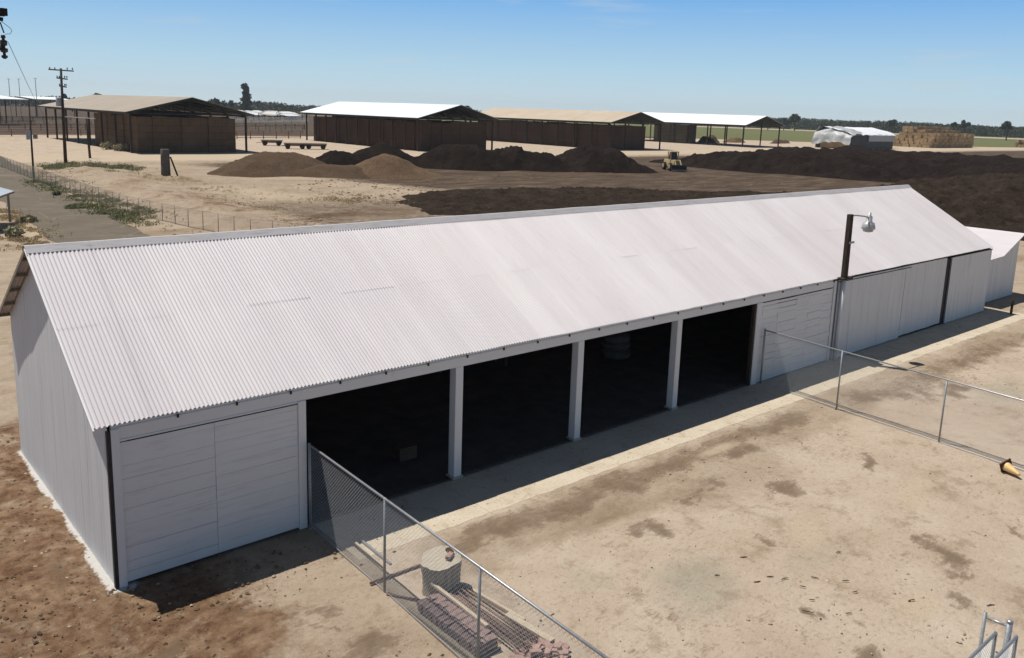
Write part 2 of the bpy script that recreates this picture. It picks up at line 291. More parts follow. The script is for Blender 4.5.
# ------------------------------------------------------------------ mesh helpers
class MB:
    def __init__(s): s.v = []; s.f = []
    def add(s, vs, fs):
        o = len(s.v); s.v += [tuple(v) for v in vs]; s.f += [tuple(i+o for i in f) for f in fs]; return s
    def hexa(s, p):                        # 8 corners: bottom loop, top loop
        return s.add(p, [(3, 2, 1, 0), (4, 5, 6, 7), (0, 1, 5, 4), (1, 2, 6, 5), (2, 3, 7, 6), (3, 0, 4, 7)])
    def box(s, x0, x1, y0, y1, z0, z1):
        return s.hexa([(x0, y0, z0), (x1, y0, z0), (x1, y1, z0), (x0, y1, z0), (x0, y0, z1), (x1, y0, z1), (x1, y1, z1), (x0, y1, z1)])
    def obox(s, c, size, rz=0, rx=0, ry=0):
        R = Matrix.Rotation(rz, 3, 'Z') @ Matrix.Rotation(ry, 3, 'Y') @ Matrix.Rotation(rx, 3, 'X')
        a, b, d = (q/2 for q in size); c = Vector(c)
        return s.hexa([c + R @ Vector(q) for q in ((-a, -b, -d), (a, -b, -d), (a, b, -d), (-a, b, -d), (-a, -b, d), (a, -b, d), (a, b, d), (-a, b, d))])
    def tube(s, pts, r, n=8, caps=True):   # round bar along a list of points; r may be a list
        pts = [Vector(p) for p in pts]; rr = r if isinstance(r, (list, tuple)) else [r]*len(pts)
        o = len(s.v); ref = None
        for i, p in enumerate(pts):
            t = (pts[min(i+1, len(pts)-1)] - pts[max(i-1, 0)]).normalized()
            if ref is None: ref = Vector((0, 0, 1)) if abs(t.z) < .9 else Vector((1, 0, 0))
            a = t.cross(ref).normalized(); b = t.cross(a); ref = a.cross(t) if abs(a.cross(t).dot(ref)) > .1 else ref
            for j in range(n):
                q = 2*PI*j/n; s.v.append(tuple(p + (a*math.cos(q) + b*math.sin(q))*rr[i]))
        for i in range(len(pts)-1):
            for j in range(n):
                k2 = (j+1) % n; s.f.append((o+i*n+j, o+(i+1)*n+j, o+(i+1)*n+k2, o+i*n+k2))
        if caps:
            s.f.append(tuple(o+j for j in range(n))); s.f.append(tuple(o+(len(pts)-1)*n+j for j in reversed(range(n))))
        return s
    def lathe(s, c, prof, n=20, axis=None):  # prof: list of (radius, height)
        Q = Vector((0, 0, 1)).rotation_difference(Vector(axis)) if axis is not None else None
        o = len(s.v)
        for r, z in prof:
            for j in range(n):
                q = Vector((r*math.cos(2*PI*j/n), r*math.sin(2*PI*j/n), z))
                if Q: q = Q @ q
                s.v.append(tuple(Vector(c)+q))
        for i in range(len(prof)-1):
            for j in range(n):
                k2 = (j+1) % n; s.f.append((o+i*n+j, o+i*n+k2, o+(i+1)*n+k2, o+(i+1)*n+j))
        s.f.append(tuple(o+j for j in reversed(range(n)))); s.f.append(tuple(o+(len(prof)-1)*n+j for j in range(n)))
        return s
    def prism(s, poly, axis_vec):          # flat polygon pushed along a vector
        n = len(poly); a = Vector(axis_vec); P = [Vector(q) for q in poly]
        return s.add(P + [q+a for q in P], [tuple(reversed(range(n))), tuple(range(n, 2*n))] + [(i, (i+1) % n, n+(i+1) % n, n+i) for i in range(n)])
    def build(s, name, mat, parent=None, smooth=False, bevel=0):
        off = Vector((0, 0, 0)); q = parent
        while q is not None: off += q.location; q = q.parent
        me = bpy.data.meshes.new(name)
        if parent is None and not getattr(s, 'keep', False):
            vv = np.array(s.v); mnv = vv.min(0); mxv = vv.max(0)
            loc = Vector(((mnv[0]+mxv[0])/2, (mnv[1]+mxv[1])/2, mnv[2])) if getattr(s, 'recentre', False) else Vector((0, 0, 0))
        else: loc = Vector((0, 0, 0))
        sh = off + loc
        me.from_pydata([(a-sh.x, b-sh.y, c2-sh.z) for a, b, c2 in s.v], [], s.f); me.update()
        me.materials.append(MT[mat])
        if smooth: me.polygons.foreach_set('use_smooth', [True]*len(me.polygons))
        o = bpy.data.objects.new(name, me); o.location = loc; col.objects.link(o); o.parent = parent
        if bevel:
            m = o.modifiers.new('bevel', 'BEVEL'); m.width = bevel; m.segments = 2; m.limit_method = 'ANGLE'
        return o
def tag(o, label, cat, group=None, kind=None):
    o['label'] = label; o['category'] = cat
    if group: o['group'] = group
    if kind: o['kind'] = kind
    return o
def thing(name, label, cat, loc=(0, 0, 0), group=None):
    o = bpy.data.objects.new(name, None); o.empty_display_size = .2; col.objects.link(o); o.location = loc
    return tag(o, label, cat, group)
def struct(name, mb, mat):
    o = mb.build(name, mat); o['kind'] = 'structure'; return o
def single(name, mb, mat, label, cat, group=None, smooth=False, kind=None, bevel=0):
    mb.recentre = True; return tag(mb.build(name, mat, None, smooth, bevel), label, cat, group, kind)
def copy_tree(o, parent=None):
    c = o.copy(); col.objects.link(c); c.parent = parent
    for ch in list(o.children): copy_tree(ch, c)
    return c
def fbm(x, y, z=0., s=1., o=4, H=.9): return mn.fractal(Vector((x*s, y*s, z)), H, 2.1, o)

# ------------------------------------------------------------------ ground
def axis(segs):
    a = []
    for x0, x1, st in segs: a += list(np.arange(x0, x1, st))
    return a
geo = lambda a, b, n: list(np.geomspace(a, b, n))
xs = [-q for q in reversed(geo(10, 2200, 26))] + axis([(-9, -1.2, .16), (-1.2, .3, .05), (.3, 30, .16), (30, 50, .4), (50, 190, 1.0)]) + geo(190, 2300, 30)
ys = [-q for q in reversed(geo(20, 1500, 16))] + axis([(-19, 0, .16), (0, 12, .4), (12, 125, .8), (125, 260, 3.0)]) + geo(260, 2300, 28)
X, Y = np.meshgrid(np.array(xs), np.array(ys)); nx, ny = len(xs), len(ys)
def np_noise(X, Y, s, seed):              # cheap smooth value noise
    r = np.random.RandomState(seed).rand(256, 256)
    u, v = X*s+1000.3, Y*s+1000.7; i, j = np.floor(u).astype(int), np.floor(v).astype(int); a, b = u-i, v-j
    a, b = a*a*(3-2*a), b*b*(3-2*b); i, j = i % 256, j % 256; i1, j1 = (i+1) % 256, (j+1) % 256
    return (r[j, i]*(1-a)*(1-b)+r[j, i1]*a*(1-b)+r[j1, i]*(1-a)*b+r[j1, i1]*a*b)
def fb(X, Y, s, seed, o=4):
    t = 0; am = .5
    for q in range(o): t = t + am*(np_noise(X, Y, s*2**q, seed+q)-.5); am *= .5
    return t
sm = lambda e0, e1, x: (lambda t: t*t*(3-2*t))(np.clip((x-e0)/(e1-e0), 0, 1))
near = sm(60, 25, np.hypot(X-8, Y+4))
inbarn = (sm(-2.9, -2.1, Y)*sm(10.2, 8.6, Y)*sm(-1.6, -.5, X)*sm(45.5, 43.5, X))
under = (sm(-1.75, -1.7, Y)*sm(9., 8.5, Y)*sm(-.05, 0.05, X)*sm(44.5, 43.5, X))
Z = (fb(X, Y, .25, 3)*.10 + fb(X, Y, 1.6, 9)*.045)*near*(1-inbarn)
berm = np.exp(-((X-(23.5+.06*(Y-60)))/3.2)**2)*sm(40, 52, Y)*sm(112, 100, Y)     # low bank beyond the road fence
Z += berm*(.55+1.1*fb(X, Y, .35, 21))
mid = sm(14, 30, Y)*sm(140, 110, Y)*sm(20, 28, X)
Z += mid*fb(X, Y, .16, 31)*.35
Z -= .012; Z -= .02*under
rd = sm(6.5, 8.5, X)*sm(24, 22, X)*sm(20, 30, Y); Z = np.where(rd > .5, np.minimum(Z, -.02+berm*.5), Z)
def blob(cx, cy, rx, ry, rot=0):
    c_, s_ = math.cos(rot), math.sin(rot); dx, dy = X-cx, Y-cy
    return np.exp(-(((dx*c_+dy*s_)/rx)**2+((-dx*s_+dy*c_)/ry)**2))
red = sm(4.3, 1.2, X)*sm(14, 9, Y)*.64
red = np.maximum(red, .95*blob(1.0, -3.2, 1.7, 1.1, .5)); red = np.maximum(red, .8*blob(-1.2, 2.2, 1.0, 2.2)); red = np.maximum(red, .8*blob(-2.0, 9.5, 1.6, 2.5))
red = np.maximum(red, .62*blob(34, 50, 12, 4, .3)); red = np.maximum(red, .55*blob(26, 62, 5, 16))
yard = sm(3.8, 4.6, X)*sm(60, 45, X)*sm(-.5, -1.5, Y)
pal = yard*.70 - .95*yard*np.exp(-((Y+3.0+.5*fb(X, Y, .5, 91))/.75)**2)*sm(5, 6, X) - .5*blob(14, -4.2, 3, 1.2) + .25*sm(20, 24, Y)*sm(150, 120, Y)*sm(55, 30, X)*sm(20, 26, X)
pal = np.maximum(pal, sm(115, 128, Y)*sm(230, 200, Y)*.9)
dk = sm(50, 62, X+.25*(Y-60))*sm(122, 108, Y)*sm(22, 34, Y)*.9
dk = np.maximum(dk, sm(48, 52, X)*sm(8, 16, Y)*sm(60, 40, Y)*.8)
dk = np.maximum(dk, sm(214, 222, Y)*sm(1000, 700, Y)*sm(420, 300, X)*1.0)         # corral dirt
dk = np.maximum(dk, sm(10, 14, Y)*sm(26, 30, X)*sm(70, 55, Y)*.55)
stn = np.zeros_like(X)
WX, WY = X + .9*fb(X, Y, .9, 51) + .5*fb(X, Y, 3.1, 52), Y + .9*fb(X, Y, .9, 61) + .4*fb(X, Y, 3.1, 62)
def a5(cx, cy, rx, ry, rot=0):
    c_, s_ = math.cos(rot), math.sin(rot); dx, dy = WX-cx, WY-cy; rx *= 1.25; ry *= 1.25
    return np.exp(-((dx*c_+dy*s_)/rx)**2-((-dx*s_+dy*c_)/ry)**2)*np.clip(.62+1.5*fb(X, Y, 2.2, 71), .15, 1)
for a in [(10.5, -9.35, .75, .16, -.9), (10.2, -4.95, .9, .35, -.5), (14.8, -5.6, .8, .35, .4), (14.7, -9.9, 1.2, .45, .9), (12.9, -4.3, 1.1, .4, .1), (11.2, -3.0, 1.6, .35, 0),
          (16.3, -3.4, 1.4, .4, 0), (9.2, -3.1, .9, .35, .1), (7.4, -2.9, 1.0, .4, .2), (19, -2.9, 1.4, .35, 0), (15.2, -9.0, .35, .25, 0), (17.5, -10.5, .6, .3, .8), (13.2, -10.8, .7, .25, 1.0),
          (24.5, -3.4, 1.8, .8, -.3), (27.5, -4.6, 2.2, .7, 0), (33, -3.5, 3, .6, 0), (9.9, -10.4, .4, .2, 0), (.3, -2.6, .6, .2, .7), (1.6, -2.2, .35, .2, 0), (2.6, -3.5, .5, .2, -.6), (-.8, 1.0, .2, .7, 0), (18.4, -6.2, .9, .2, .7), (12.0, -6.8, .3, .16, .5)]:
    stn = np.maximum(stn, a5(*a))
stn = np.maximum(stn, .62*np.exp(-((WY+2.75)/.62)**2)*sm(4.8, 6.5, X)*sm(24, 19, X)); stn = np.maximum(stn, .5*np.exp(-((WY+3.3)/1.0)**2)*sm(22.5, 24, X)*sm(45, 36, X))
stn *= sm(-2.02, -2.2, Y+.10*fb(X, Y, 3, 95)) + sm(.5, 0, X)
for a in [(3.2, -4.6, .7, .5), (3.2, -6.2, .5, .6), (2.5, -3.1, .9, .35), (4.9, -4.9, .65, 2.4), (2.0, -5.0, .8, .5)]: stn = np.maximum(stn, .8*a5(*a))
stn = np.maximum(stn, .34*sm(19, 22, X)*sm(52, 38, X)*sm(40, 46, Y)*sm(116, 104, Y)); stn = np.maximum(stn, .30*sm(17, 24, X)*sm(60, 45, X)*sm(112, 120, Y)*sm(142, 134, Y)*.6)
stn = np.maximum(stn, (.17+.5*fb(X, Y, .35, 97))*yard); stn = np.maximum(stn, .36*sm(6, 7.5, X)*sm(11, 9.8, X)*sm(40, 44, Y)*sm(75, 68, Y))
grn = np.maximum(.9*blob(9.3, -7.0, 1.7, 1.2, .6), .7*blob(7.6, -5.6, .8, .9)); grn = np.maximum(grn, .8*blob(29, -6.0, 3.2, 1.2, 0)); grn = np.maximum(grn, .55*blob(12, -8.0, 2.2, .8))
pale_spots = np.maximum(.9*blob(13.2, -7.2, 1.1, .5, .5), .8*blob(12.2, -10.3, .8, .5)); pale_spots = np.maximum(pale_spots, .8*blob(17.5, -7.8, 1.6, .6, .3)); pale_spots = np.maximum(pale_spots, .75*blob(9.0, 50, 1.6, 6)); pale_spots = np.maximum(pale_spots, .8*blob(15.8, -2.9, 1.2, .3, 0))  # patches of paler soil
pale_spots = np.maximum(pale_spots, .7*sm(112, 124, Y)*sm(142, 134, Y)*sm(10, 20, X)); pale_spots = np.maximum(pale_spots, .6*blob(34, 70, 6, 16, .2))
edge = .0+.18*np.clip(fb(X*0, Y, .55, 81)+.30, 0, 1)+.42*fb(X*0, Y, 2.1, 83)+.10*sm(2.5, 0, Y)
paint = sm(-edge-.16, -edge+.10, X)*sm(.6, .2, X)*sm(-.32, -.1, Y)*sm(8.9, 8.4, Y)
me = bpy.data.meshes.new('ground'); nv = nx*ny
me.vertices.add(nv); me.vertices.foreach_set('co', np.stack([X, Y, Z], -1).astype(np.float32).ravel())
ii = (np.arange(ny-1)[:, None]*nx+np.arange(nx-1)[None]).ravel(); quads = np.stack([ii, ii+1, ii+nx+1, ii+nx], -1)
me.loops.add(quads.size); me.loops.foreach_set('vertex_index', quads.astype(np.int32).ravel())
me.polygons.add(len(quads)); me.polygons.foreach_set('loop_start', np.arange(0, quads.size, 4, dtype=np.int32)); me.polygons.foreach_set('loop_total', np.full(len(quads), 4, np.int32))
me.update(calc_edges=True); me.polygons.foreach_set('use_smooth', np.ones(len(quads), bool))
for nm, ch in (('zone', (red, np.clip(pal, 0, 1), dk)), ('wear', (stn, grn, pale_spots)), ('paint', (paint, paint, paint))):
    at = me.color_attributes.new(nm, 'FLOAT_COLOR', 'POINT')
    at.data.foreach_set('color', np.stack([*(np.broadcast_to(q, X.shape) for q in ch), np.ones_like(X)], -1).astype(np.float32).ravel())
me.materials.append(MT['ground']); g = bpy.data.objects.new('ground', me); col.objects.link(g); g['kind'] = 'structure'

# road beyond the barn, ragged edges
m = MB(); n = 60
for i in range(n+1):
    y = 14+i*(190-14)/n
    c_ = 12.8+.058*(y-50) if y > 50 else 12.4 + .008*(y-50)
    hw = 3.2+.02*max(0, y-60)
    l_ = c_-hw+.5*fbm(1, y, 0, .35); r_ = c_+hw-.3+.6*fbm(5, y, 0, .35)
    m.v += [(l_, y, .006), (c_, y, .006), (r_, y, .006)]
    if i: o = 3*i; m.f += [(o-3, o-2, o+1, o), (o-2, o-1, o+2, o+1)]
struct('road', m, 'asphalt')
# concrete apron in slabs, barn floor
m = MB(); x = 4.3
for wd in [3.6]*11:
    e = -2.05; dz = random.uniform(0, .012)
    pts = [(x+.004+ (wd-.008)*q/16, e+.05+.05*fbm(x+q*.4, 3, 0, .9)+.03*fbm(x+q*.4, 8, 0, 5), -.008+dz*.2) for q in range(17)]
    m.prism(pts+[(x+wd-.004, .0, -.008+dz*.2), (x+.004, .0, -.008+dz*.2)], (0, 0, -.1)); x += wd
struct('apron', m, 'concrete')
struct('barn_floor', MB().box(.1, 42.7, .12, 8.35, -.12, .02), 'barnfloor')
# green crop field and pale track beyond the yard
def quad(name, mat, pts, z):
    struct(name, MB().add([(a, b, z) for a, b in pts], [(0, 1, 2, 3)]), mat)
m = MB(); P = [(250, 262), (337, 194), (425, 140), (780, 60), (2200, 250), (2200, 1500), (900, 1900)]
struct('field', m.add([(a, b, .06) for a, b in P], [tuple(range(7))]), 'field')
for d0, d1, za_ in ((830, 905, .14), (560, 590, .16)):
    m = MB()
    for i in range(13):
        x = 650+410*i/12; p0, p1 = far(x, d0-8*i/1.0*.6), far(x, d1-8*i*.6); m.v += [(p0.x, p0.y, za_), (p1.x, p1.y, za_)]
        if i: o = 2*i; m.f.append((o-2, o, o+1, o-1))
    if d0 > 600: struct('farm_track', m, 'track')

# ------------------------------------------------------------------ the barn
LB, WB, EV, RY, RZ = 42.8, 8.46, 3.36, 4.71, 6.145
OX = .26; XR = LB+.13; EYF = -.07
barn = thing('barn', 'long low white barn with corrugated roof and open bays in the front yard', 'barn', (0, 0, 0))
def corr_slope(p0, p1, x0, x1, pitch=.09, amp=.018, rows=(0, .5, 1), seed=1, lap=.0012, nz=.010, sw=.82):
    # corrugated sheets between an eave line and a ridge line given as (y,z)
    mb = MB(); per = 6; st = pitch/per; nxs = int((x1-x0)/st); R = random.Random(seed)
    R2 = R; 
    for a in range(len(rows)-1):
        R = random.Random(seed); t0, t1 = rows[a], rows[a+1]+(.02 if a < len(rows)-2 else 0); lift = lap*a*1.0
        o = len(mb.v); sheets = {}
        nr = 7
        for j in range(nr):
            t = t0+(t1-t0)*j/(nr-1); y = p0[0]+(p1[0]-p0[0])*t; z = p0[1]+(p1[1]-p0[1])*t
            for i in range(nxs+1):
                x = x0+i*st; s = int((x-x0)/sw)
                if s not in sheets: sheets[s] = (0, 0, R.uniform(-.012, .012))
                s0, s1, s2 = sheets[s]
                dz = amp*math.sin(2*PI*x/pitch) + s0 + s1*(2*(j/(nr-1))-1) + nz*fbm(x, t*8, seed, .5, 3)
                ty = y + (s2*(1 if p1[0] > p0[0] else -1) if (j == 0) else 0)
                mb.v.append((x, ty, z+lift+dz))
        for j in range(nr-1):
            for i in range(nxs):
                q = o+j*(nxs+1)+i; mb.f.append((q, q+1, q+nxs+2, q+nxs+1))
    return mb
fr = corr_slope((EYF, EV+.018), (RY, RZ), -OX, XR, seed=3).build('roof', 'roof', barn, True)
br = corr_slope((8.62, 3.80), (RY, RZ), -OX, XR, seed=8).build('back_roof', 'roof', barn, True)
m = MB()                                          # ridge cap folded over both slopes
n = 50
for i in range(n+1):
    x = -OX-.02+(XR+OX+.04)*i/n; q = .01*fbm(x, 0, 5, .8)
    m.v += [(x, RY-.22, RZ-.10-.012+q), (x, RY-.05, RZ+.035+q), (x, RY+.05, RZ+.035+q), (x, RY+.22, RZ-.10-.012+q)]
    if i:
        o = 4*i
        for j in range(3): m.f.append((o-4+j, o-4+j+1, o+j+1, o+j))
m.build('ridge_cap', 'ridge', fr)
# gable wall at the near end: upright sheets up to the slopes
def gable(x, nrm):
    mb = MB(); n = 420
    for i in range(n+1):
        y = WB*i/n; t = y/RY if y < RY else (8.62-y)/(8.62-RY)
        zt = (EV-.02+(RZ-EV)*max(0, t-.0) if y < RY else 3.80-.04+(RZ-3.80)*t)-.05
        dx = nrm*.0022*math.sin(2*PI*y/.2)+nrm*.012*fbm(y, 1, 4, .6)
        for q in range(5): mb.v.append((x+dx+nrm*.01*fbm(y, q, 7, .8), y, -.12+(zt+.12)*q/4))
        if i:
            o = 5*i
            for q in range(4): mb.f.append((o-5+q, o+q, o+q+1, o-5+q+1) if nrm > 0 else (o-5+q, o-5+q+1, o+q+1, o+q))
    return mb
gable(0.0, -1).build('gable_wall', 'sheet', barn, True)
gable(LB, 1).build('gable_wall', 'sheet', barn, True)
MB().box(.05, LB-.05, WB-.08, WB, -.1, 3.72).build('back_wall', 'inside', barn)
MB().box(-.03, .035, -.035, .06, -.05, EV-.12).build('corner_trim', 'dark', barn)
MB().box(.045, .20, -.03, .05, -.05, EV-.10).build('corner_board', 'white', barn)
# header boards over the whole front
m = MB()
m.box(.06, 27.0, .012, .09, 3.03, 3.335); m.box(.06, 13.4, -.008, .0115, 3.16, 3.285); m.box(13.41, 27.0, -.006, .0115, 3.155, 3.28)
m.build('header_beam', 'white', barn)
for q in [1.3+1.22*i for i in range(34)]:          # dark rafter ends under the eave
    if q < 27: MB().box(q, q+.035, -.045, -.009, EV-.115, EV-.045).build('rafter_tail', 'dark', barn)
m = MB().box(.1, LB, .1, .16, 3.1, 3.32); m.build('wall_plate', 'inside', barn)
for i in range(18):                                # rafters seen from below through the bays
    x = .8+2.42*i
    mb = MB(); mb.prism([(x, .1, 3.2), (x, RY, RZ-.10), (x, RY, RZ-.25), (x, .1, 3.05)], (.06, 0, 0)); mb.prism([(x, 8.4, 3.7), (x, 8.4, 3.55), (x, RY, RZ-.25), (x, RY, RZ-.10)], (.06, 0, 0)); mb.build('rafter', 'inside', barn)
# open bay posts
for x in (8.42, 12.83, 17.36):
    p = MB().box(x-.12, x+.12, .0, .26, -.02, 3.03).build('post', 'white', barn, bevel=.012)
    MB().box(x-.16, x+.16, -.03, .30, .0, .06).build('base_plate', 'concrete', p)
MB().box(3.93, 4.12, -.02, .16, -.02, 3.03).build('post', 'white', barn, bevel=.01)
MB().box(21.72, 22.06, -.015, .16, -.02, 3.03).build('post', 'white', barn, bevel=.01)
MB().box(21.6, 21.72, .02, .14, -.02, 3.03).build('jamb', 'wood_dark', barn)
# near plank doors
def planks(x0, x1, z0, z1, h, y, seed, jit=.006, mb=None):
    mb = mb or MB(); R = random.Random(seed); z = z0
    while z < z1-.02:
        hh = min(h*R.uniform(.72, 1.25), z1-z); t = R.uniform(-.004, .004); d = R.uniform(0, jit); gp = R.choice([.0, .0015, .003, .005])
        mb.hexa([(x0, y-d, z+gp), (x1, y-d-t, z+gp+t), (x1, y+.05, z+gp+t), (x0, y+.05, z+gp), (x0, y-d-.002, z+hh), (x1, y-d-t-.003, z+hh+t), (x1, y+.05, z+hh+t), (x0, y+.05, z+hh)]); z += hh
    return mb
for x0, x1, sd in ((.205, 2.05, 1), (2.058, 3.925, 2)):
    d = planks(x0, x1, .03, 2.962, .27, .012, sd, .007).build('door', 'plank', barn)
MB().box(.2, 3.92, .075, .09, -.02, 3.03).build('door_backing', 'inside', barn)
m = MB().box(.34, 3.92, -.010, .03, 2.966, 2.984); m.build('door_track', 'black', barn); MB().box(.205, 3.925, .0, .06, 2.986, 3.028).build('door_header', 'white', barn)
pw = MB(); xq = 22.07
for i_, xn in enumerate((23.1, 24.35, 25.2, 26.2, 26.98)): planks(xq, xn-.004, .02, 2.99, .15, .005, 5+i_, .024, pw); xq = xn
pw.build('plank_wall', 'rough_plank', barn)
MB().box(23.0, 26.2, -.008, -.001, 2.86, 2.885).build('door_track', 'dark', barn)
MB().box(22.07, 27.2, .07, .1, -.02, 3.03).build('wall_backing', 'inside', barn)
MB().box(27.0, 27.18, -.03, .12, -.02, 3.28).build('post', 'white', barn)
MB().box(27.18, 27.26, .02, .10, -.02, 3.25).build('seam_strip', 'black', barn)
def vpanel(name, x0, x1, y, z0, z1, seed, top=.0):
    mb = MB(); n = int((x1-x0)/.035)
    for i in range(n+1):
        x = x0+(x1-x0)*i/n; q = abs(((x/.41+.35*fbm(x, 3, seed, .7)) % 1)-.5); d = -.006 if q > .455 else 0
        yy = y+d+.012*fbm(x, 0, seed, .9)
        mb.v += [(x, yy, z0+.015*fbm(x, 4, seed, 1.2)), (x, yy+.006*fbm(x, 2, seed, 2), (z0+z1)/2), (x, yy, z1), (x, yy+.06, z1), (x, yy+.06, z0)]
        if i:
            o = 5*i
            for q in range(4): mb.f.append((o-5+q, o+q, o+q+1, o-5+q+1))
    return mb.build(name, 'sheet', barn)
vpanel('door', 27.27, 33.15, -.05, .02, 3.285, 1)
vpanel('door', 33.0, 37.6, .03, .06, 3.27, 2)
vpanel('door', 37.95, LB-.02, -.06, .02, 3.26, 3)
MB().box(37.62, 37.9, .02, .12, .0, 3.22).build('seam_strip', 'dark', barn)
MB().box(27.26, LB-.1, .10, .13, -.02, 3.3).build('wall_backing', 'inside', barn)
MB().box(27.3, 33.6, -.075, -.05, 3.20, 3.225).build('door_track', 'dark', barn)
MB().box(37.6, LB, -.095, -.065, 3.265, 3.30).build('door_track', 'dark', barn)
MB().box(33.2, 33.22, -.03, .02, .3, 3.1).build('door_handle', 'dark', barn)
# verge: lookouts under the overhanging back slope, barge boards
for t in (.12, .34, .56, .78, .97):
    y = RY+(8.62-RY)*t; z = RZ+(3.80-RZ)*t
    MB().obox((-.12, y, z-.07), (.27, .05, .08), rx=-.54).build('lookout', 'wood_grey', barn)
for a, b, nm in (((8.64, 3.79), (RY, RZ), 'barge_board'), ((EYF-.02, EV+.01), (RY, RZ), 'barge_board')):
    mb = MB(); mb.prism([(-OX-.02, a[0], a[1]-.03), (-OX-.02, b[0], b[1]-.03), (-OX-.02, b[0], b[1]-(.13 if a[0] > 5 else .07)), (-OX-.02, a[0], a[1]-(.13 if a[0] > 5 else .07))], (.03, 0, 0))
    mb.build(nm, 'wood_grey' if a[0] > 5 else 'white', barn)
# things inside the open bays
single('crate', planks(7.75, 8.3, .03, .40, .13, 1.7, 4).box(7.77, 8.28, 1.76, 2.1, .03, .38), 'inside', 'dim wooden crate on the dark barn floor behind the first bay post', 'crate')
for i, (x, y, z, s) in enumerate([(20.2, 5.2, .03, 1.0), (20.25, 5.25, .36, .95), (20.15, 5.2, .68, .9)]):
    mb = MB()
    mb.lathe((x, y, z), [(.1, 0), (.52*s, .03), (.62*s, .15), (.58*s, .28), (.2, .33)], 14)
    mb.v = [(a+.10*fbm(a, b, c2*2+i, 3), b+.10*fbm(b, a, c2*2+i, 3), c2+.05*fbm(a, b, 9+i, 2.5)) for a, b, c2 in mb.v]
    single('sack', mb, 'sack', ('lowest pale sack, flat on the barn floor behind the third post', 'middle pale sack of the pile behind the third post', 'top pale sack of the pile behind the third post')[i], 'sack', 'sacks in the third bay', True)
t = thing('workbench', 'dark timber workbench against the back wall of the middle bay', 'workbench', (14.6, 7.2, .02))
MB().box(13.2, 16.0, 6.8, 7.6, .82, .9).build('bench_top', 'inside', t)
for q in ((13.3, 6.88), (15.9, 6.88), (13.3, 7.52), (15.9, 7.52)): MB().box(q[0]-.05, q[0]+.05, q[1]-.05, q[1]+.05, .02, .82).build('leg', 'inside', t)

# small shed at the far end of the barn
sh = thing('small_shed', 'small white shed with slanted roof at the far end of the barn', 'shed', (46.9, 3, 0))
mb = MB(); mb.prism([(43.9, .75, 0), (49.05, .75, 0), (49.05, .75, 3.42), (46.5, .75, 2.47), (43.9, .75, 2.36)], (0, .08, 0)); mb.build('front_wall', 'sheet', sh)
MB().box(48.97, 49.05, .84, 5.6, 0, 3.3).build('side_wall', 'sheet', sh)
MB().box(43.9, 49.05, 5.6, 5.68, 0, 2.3).build('back_wall', 'sheet', sh)
MB().hexa([(43.7, .55, 2.38), (46.4, .55, 2.46), (46.4, 5.8, 2.46), (43.7, 5.8, 2.38), (43.7, .55, 2.43), (46.38, .55, 2.51), (46.38, 5.8, 2.51), (43.7, 5.8, 2.43)]).build('roof', 'roof', sh)
MB().hexa([(46.4, .55, 2.46), (49.2, .55, 3.52), (49.2, 5.8, 3.52), (46.4, 5.8, 2.46), (46.38, .55, 2.51), (49.2, .55, 3.57), (49.2, 5.8, 3.57), (46.38, 5.8, 2.51)]).build('roof', 'roof', sh)
single('post_stub', MB().tube([(43.3, -1.19, -.1), (43.32, -1.19, .76)], .065, 8), 'wood_dark', 'short dark post standing alone at the far end of the barn front', 'post')

# yard lamp on its pole by the barn front
lp = thing('lamp_pole', 'dark wooden lamp pole with white foot and bell lamp rising through the barn eave', 'lamp pole', (27.45, -.16, 0))
MB().tube([(27.45, -.16, -.1), (27.45, -.16, 3.3)], .085, 10).build('pole_foot', 'white', lp, True)
pole = MB(); pole.hexa([(27.34, -.26, 3.3), (27.56, -.26, 3.3), (27.56, -.06, 3.3), (27.34, -.06, 3.3), (27.30, -.25, 5.93), (27.52, -.25, 5.93), (27.52, -.07, 5.93), (27.30, -.07, 5.93)])
pole.build('pole', 'wood_dark', lp, bevel=.02)
MB().box(27.12, 27.9, -.30, -.02, 3.33, 3.41).build('collar', 'wood_dark', lp)
MB().tube([(27.50, -.16, 5.86), (27.8, -.20, 5.87), (28.4, -.27, 5.80), (28.62, -.28, 5.76)], .028, 8).build('arm', 'galv', lp, True)
lamp = MB().lathe((28.74, -.28, 5.26), [(.22, 0), (.27, .03), (.26, .12), (.22, .26), (.125, .31), (.12, .52), (.07, .55), (.06, .68)], 18).build('lamp_housing', 'lampshade', lp, True)
MB().lathe((28.74, -.28, 5.15), [(.10, 0), (.19, .03), (.21, .12)], 16).build('lens', 'lampshade', lamp, True)
MB().tube([(27.36, -.27, 5.2), (27.30, -.27, 4.8), (27.27, -.27, 4.1), (27.33, -.27, 3.42)], .014, 6).build('cable', 'black', lp)
MB().box(27.30, 27.70, -.30, -.262, 4.78, 4.86).build('bracket', 'galv_post', lp)

